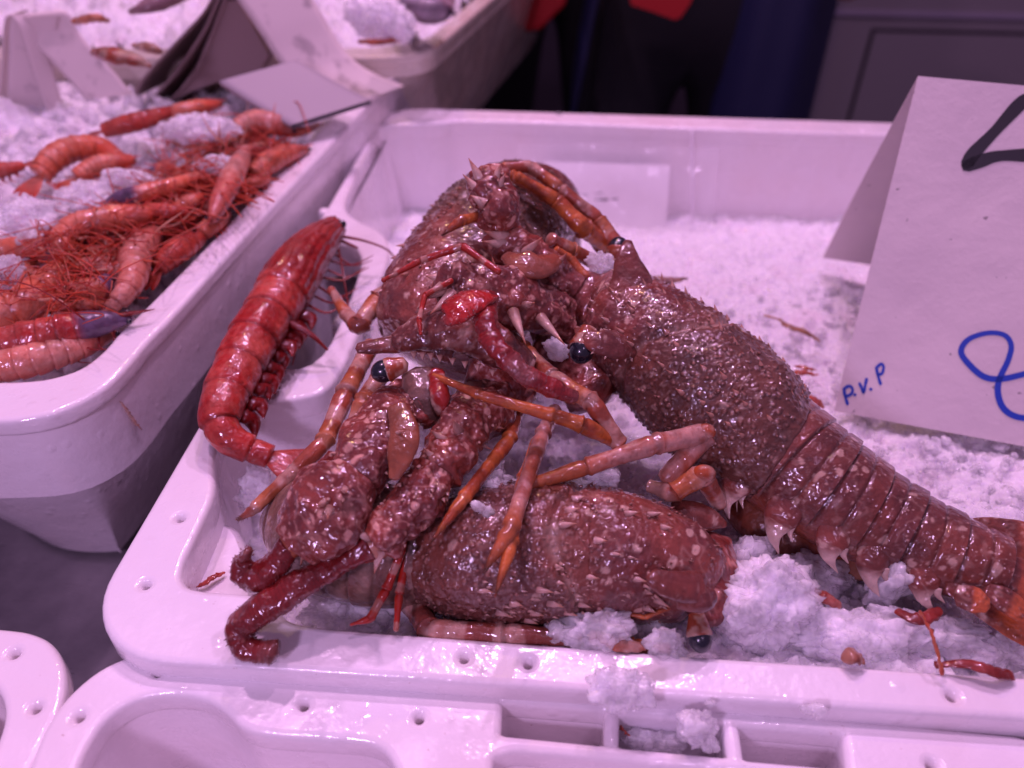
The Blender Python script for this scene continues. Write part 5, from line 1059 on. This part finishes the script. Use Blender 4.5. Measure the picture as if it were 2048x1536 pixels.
d_ = MB(); xh = Py(1616, 80, YB)[0]; boxm(d_, xh - .8, xh + .8, YB - 6, YB - 3.6, Py(1600, 112, YB)[2], Py(1600, -20, YB)[2]); d_.build('hinge_bar', mdk, cab, smooth=False)
d_ = MB(); xh = Py(1588, 178, YB)[0]; ball(d_, (xh, YB - 5, Py(1588, 178, YB)[2]), (2.4, 2, 1.3), (.1, .1, .1, 0)); d_.build('latch', mdk, cab)
mwl, n, l, b = mat('back_wall', (.05, .045, .06), .6); l.new(ramp(n, l, noise_n(n, l, texco(n, l), 2.5, 4).outputs['Fac'], .3, .7, (.07, .055, .08, 1), (.13, .10, .14, 1)).outputs['Color'], b.inputs['Base Color'])
wb = MB(); boxm(wb, -400, 500, 300, 310, -95, 180); wo = wb.build('back_wall', mwl, smooth=False); tag(wo, 'dark wall at the far side of the stall', 'wall'); kind(wo, 'structure')
pst = MB(); boxm(pst, Py(1165, 60, 250)[0], Py(1222, 60, 250)[0], 250, 256, -95, 160); po = pst.build('post', mk2, smooth=False); tag(po, 'pale purple grey post behind the person in black trousers', 'post')
mp1, *_ = mat('black_cloth', (.008, .007, .012), .8); mp2, *_ = mat('navy_cloth', (.008, .010, .055), .6); mp3, *_ = mat('red_cloth', (.42, .008, .012), .6); mskin, *_ = mat('skin', (.45, .24, .17), .5, Subsurface_Weight=.1)
def person(cx, y, label, legm, torso, apron=True):
    """standing figure, hips near counter height; grown from joints with a skin modifier"""
    o = thing('person', label, 'person', (cx, y, -95))
    J = {'hip': (0, 0, -6, 15), 'waist': (0, 0, 10, 14), 'chest': (0, 0, 32, 16), 'neck': (0, 0, 48, 6), 'chin': (0, -1, 55, 7.5), 'head': (0, -1, 64, 9.5),
         'lh': (-9, 0, -12, 9.5), 'lk': (-11, -2, -50, 6.5), 'la': (-11, 1, -88, 4.5), 'lt': (-12, -12, -92, 4), 'rh': (9, 0, -12, 9.5), 'rk': (11, -2, -50, 6.5), 'ra': (11, 1, -88, 4.5), 'rt': (12, -12, -92, 4),
         'ls': (-18, 0, 42, 6), 'le': (-24, 0, 16, 4.6), 'lw': (-20, -18, 4, 3.2), 'lf': (-18, -25, 2, 3), 'rs': (18, 0, 42, 6), 're': (24, 0, 16, 4.6), 'rw': (20, -18, 4, 3.2), 'rf': (18, -25, 2, 3)}
    E = [('hip', 'waist'), ('waist', 'chest'), ('chest', 'neck'), ('neck', 'chin'), ('chin', 'head'), ('hip', 'lh'), ('lh', 'lk'), ('lk', 'la'), ('la', 'lt'), ('hip', 'rh'), ('rh', 'rk'), ('rk', 'ra'), ('ra', 'rt'), ('chest', 'ls'), ('ls', 'le'), ('le', 'lw'), ('lw', 'lf'), ('chest', 'rs'), ('rs', 're'), ('re', 'rw'), ('rw', 'rf')]
    ks = list(J); me = bpy.data.meshes.new('body'); me.from_pydata([((cx + J[k][0]) * S, (y + J[k][1]) * S, J[k][2] * S) for k in ks], [(ks.index(a), ks.index(b5)) for a, b5 in E], [])
    bo = link('body', me, None); md = bo.modifiers.new('s', 'SKIN'); sub = bo.modifiers.new('u', 'SUBSURF'); sub.levels = 2; sub.render_levels = 2
    for i, k in enumerate(ks): me.skin_vertices[0].data[i].radius = (J[k][3] * S, J[k][3] * S)
    me.skin_vertices[0].data[0].use_root = True; bpy.context.view_layer.update()
    m2 = bpy.data.meshes.new_from_object(bo.evaluated_get(bpy.context.evaluated_depsgraph_get())); bpy.data.objects.remove(bo)
    for mm in (legm, torso, mskin): m2.materials.append(mm)
    for pp in m2.polygons:
        z = pp.center.z; pp.material_index = 0 if z < .02 and pp.center.y > (y - 14) * S else (2 if z > .50 or pp.center.y < (y - 17) * S else 1); pp.use_smooth = True
    link('body', m2, o)
    if apron:
        mb = MB(); P = []
        for i in range(24):
            for j in range(30):
                a = -1.0 + 2.0 * i / 23; P.append((cx + 13.5 + 10.5 * math.sin(a), y - 1 - 13 * math.cos(a) + .35 * math.sin(i * .7 + j * .1), 6 - 70 * j / 29))
        mb.add(P, grid_faces(24, 30, False)); mb.build('apron', mp2, o)
        mb = MB(); tube(mb, [(cx - 17, y - 4, 2), (cx - 19.5, y - 6, -16), (cx - 21, y - 6, -40)], [1.6, 1.8, 1.6], (.1, .1, .1, 0), 8, 20, .4); mb.build('apron_tie', mp2, o)
    if apron:
        hmb = MB(); P = [Py(a_, b_5, y - 17) for a_, b_5 in ((1255, -40), (1400, -40), (1380, 8), (1362, 34), (1350, 40), (1300, 22), (1262, 10))]; P2 = [p + np.array([0, 1.5, 0]) for p in P]; k = len(P)
        hmb.add(P + P2, [tuple(range(k)), tuple(range(2 * k - 1, k - 1, -1))] + [(i, i + k, (i + 1) % k + k, (i + 1) % k) for i in range(k)]); hmb.build('jacket_hem', mp3, o, smooth=False)
    return o
c_ = Py(1375, 80, 135)
person(c_[0], 135, 'person in black trousers, red top and navy apron behind the counter', mp1, mp3, True)
c_ = Py(1105, 60, 210)
person(c_[0], 185, 'person in dark trousers and red top standing farther back', mp1, mp3, False)
hm = MB(); P = [Py(x, y, 118) for x, y in ((1020, -30), (1140, -20), (1130, 12), (1080, 62), (1050, 66), (1040, 40), (1012, 20))]
P2 = [p + np.array([0, 2.5, 0]) for p in P]; k = len(P); hm.add(P + P2, [tuple(range(k)), tuple(range(2 * k - 1, k - 1, -1))] + [(i, i + k, (i + 1) % k + k, (i + 1) % k) for i in range(k)])
ho = hm.build('red_cloth', mp3, smooth=False); tag(ho, 'bright red cloth hanging beside the yellowed crate', 'cloth')
bv = ho.modifiers.new('b', 'BEVEL'); bv.width = .006; bv.segments = 3

# ------------------------------------------------------------------ squid and scraps in the farthest crate
def simple_thing(name, label, cat, rows, col, flat=.7, seed=0, m=M_PRAWN, group=None, wob=.3):
    q = PT(rows); mb = MB(); tube(mb, q[:, :3], q[:, 3], col, 20, 40, flat, wob=wob, seed=seed); o = mb.build(name, m); return tag(o, label, cat, group)
def mot(a, b3, sc=.8, sd__=0): return lambda V, s, H: np.column_stack([mixc(a, b3, sstep(.35, .65, fbm(V, sc, 3, sd__))), np.full(len(V), .0)])
simple_thing('fish', 'purple grey fish body lying on ice in the farthest crate', 'fish', [(800, -30, 9, 20), (840, 8, 9, 42), (870, 20, 8.6, 34), (900, 0, 8.4, 12)], mot((.10, .07, .10), (.40, .34, .42)), seed=3)
lump('big clear ice block beside the fish in the farthest crate', 760, 40, 9, 60, 44, 41, 0, True)
simple_thing('crab_claw', 'brown red crab claw sunk in the far ice', 'crab claw', [(190, 104, 9, 10), (225, 110, 9.4, 22), (262, 118, 9.2, 18), (300, 132, 8.8, 6)], mot((.36, .07, .03), (.50, .34, .24), 1.2), seed=5)
simple_thing('crab_claw', 'small beige crab claw right of the brown red one', 'crab claw', [(270, 92, 9, 6), (300, 96, 9.4, 14), (322, 104, 9, 6)], mot((.30, .14, .08), (.60, .42, .32), 1.2), seed=6)
simple_thing('prawn_tail', 'thin orange prawn tail along the far crate rim', 'prawn tail', [(720, 84, 7.4, 6), (760, 84, 7.8, 9), (800, 78, 7.6, 6)], mot((.46, .12, .05), (.3, .08, .05), 1.2), seed=7)
simple_thing('prawn_tail', 'orange prawn tail at the top left of the far ice', 'prawn tail', [(150, 42, 10, 8), (190, 36, 10.4, 12), (215, 40, 10, 6)], mot((.60, .24, .12), (.6, .32, .2), 1.2), seed=8)
simple_thing('squid', 'greyish pink squid at the top of the photo behind the folded card', 'squid', [(262, 24, 10, 8), (300, 10, 10.6, 22), (350, -20, 11, 34), (420, -60, 11, 40)], mot((.26, .16, .18), (.42, .28, .30)), seed=9)
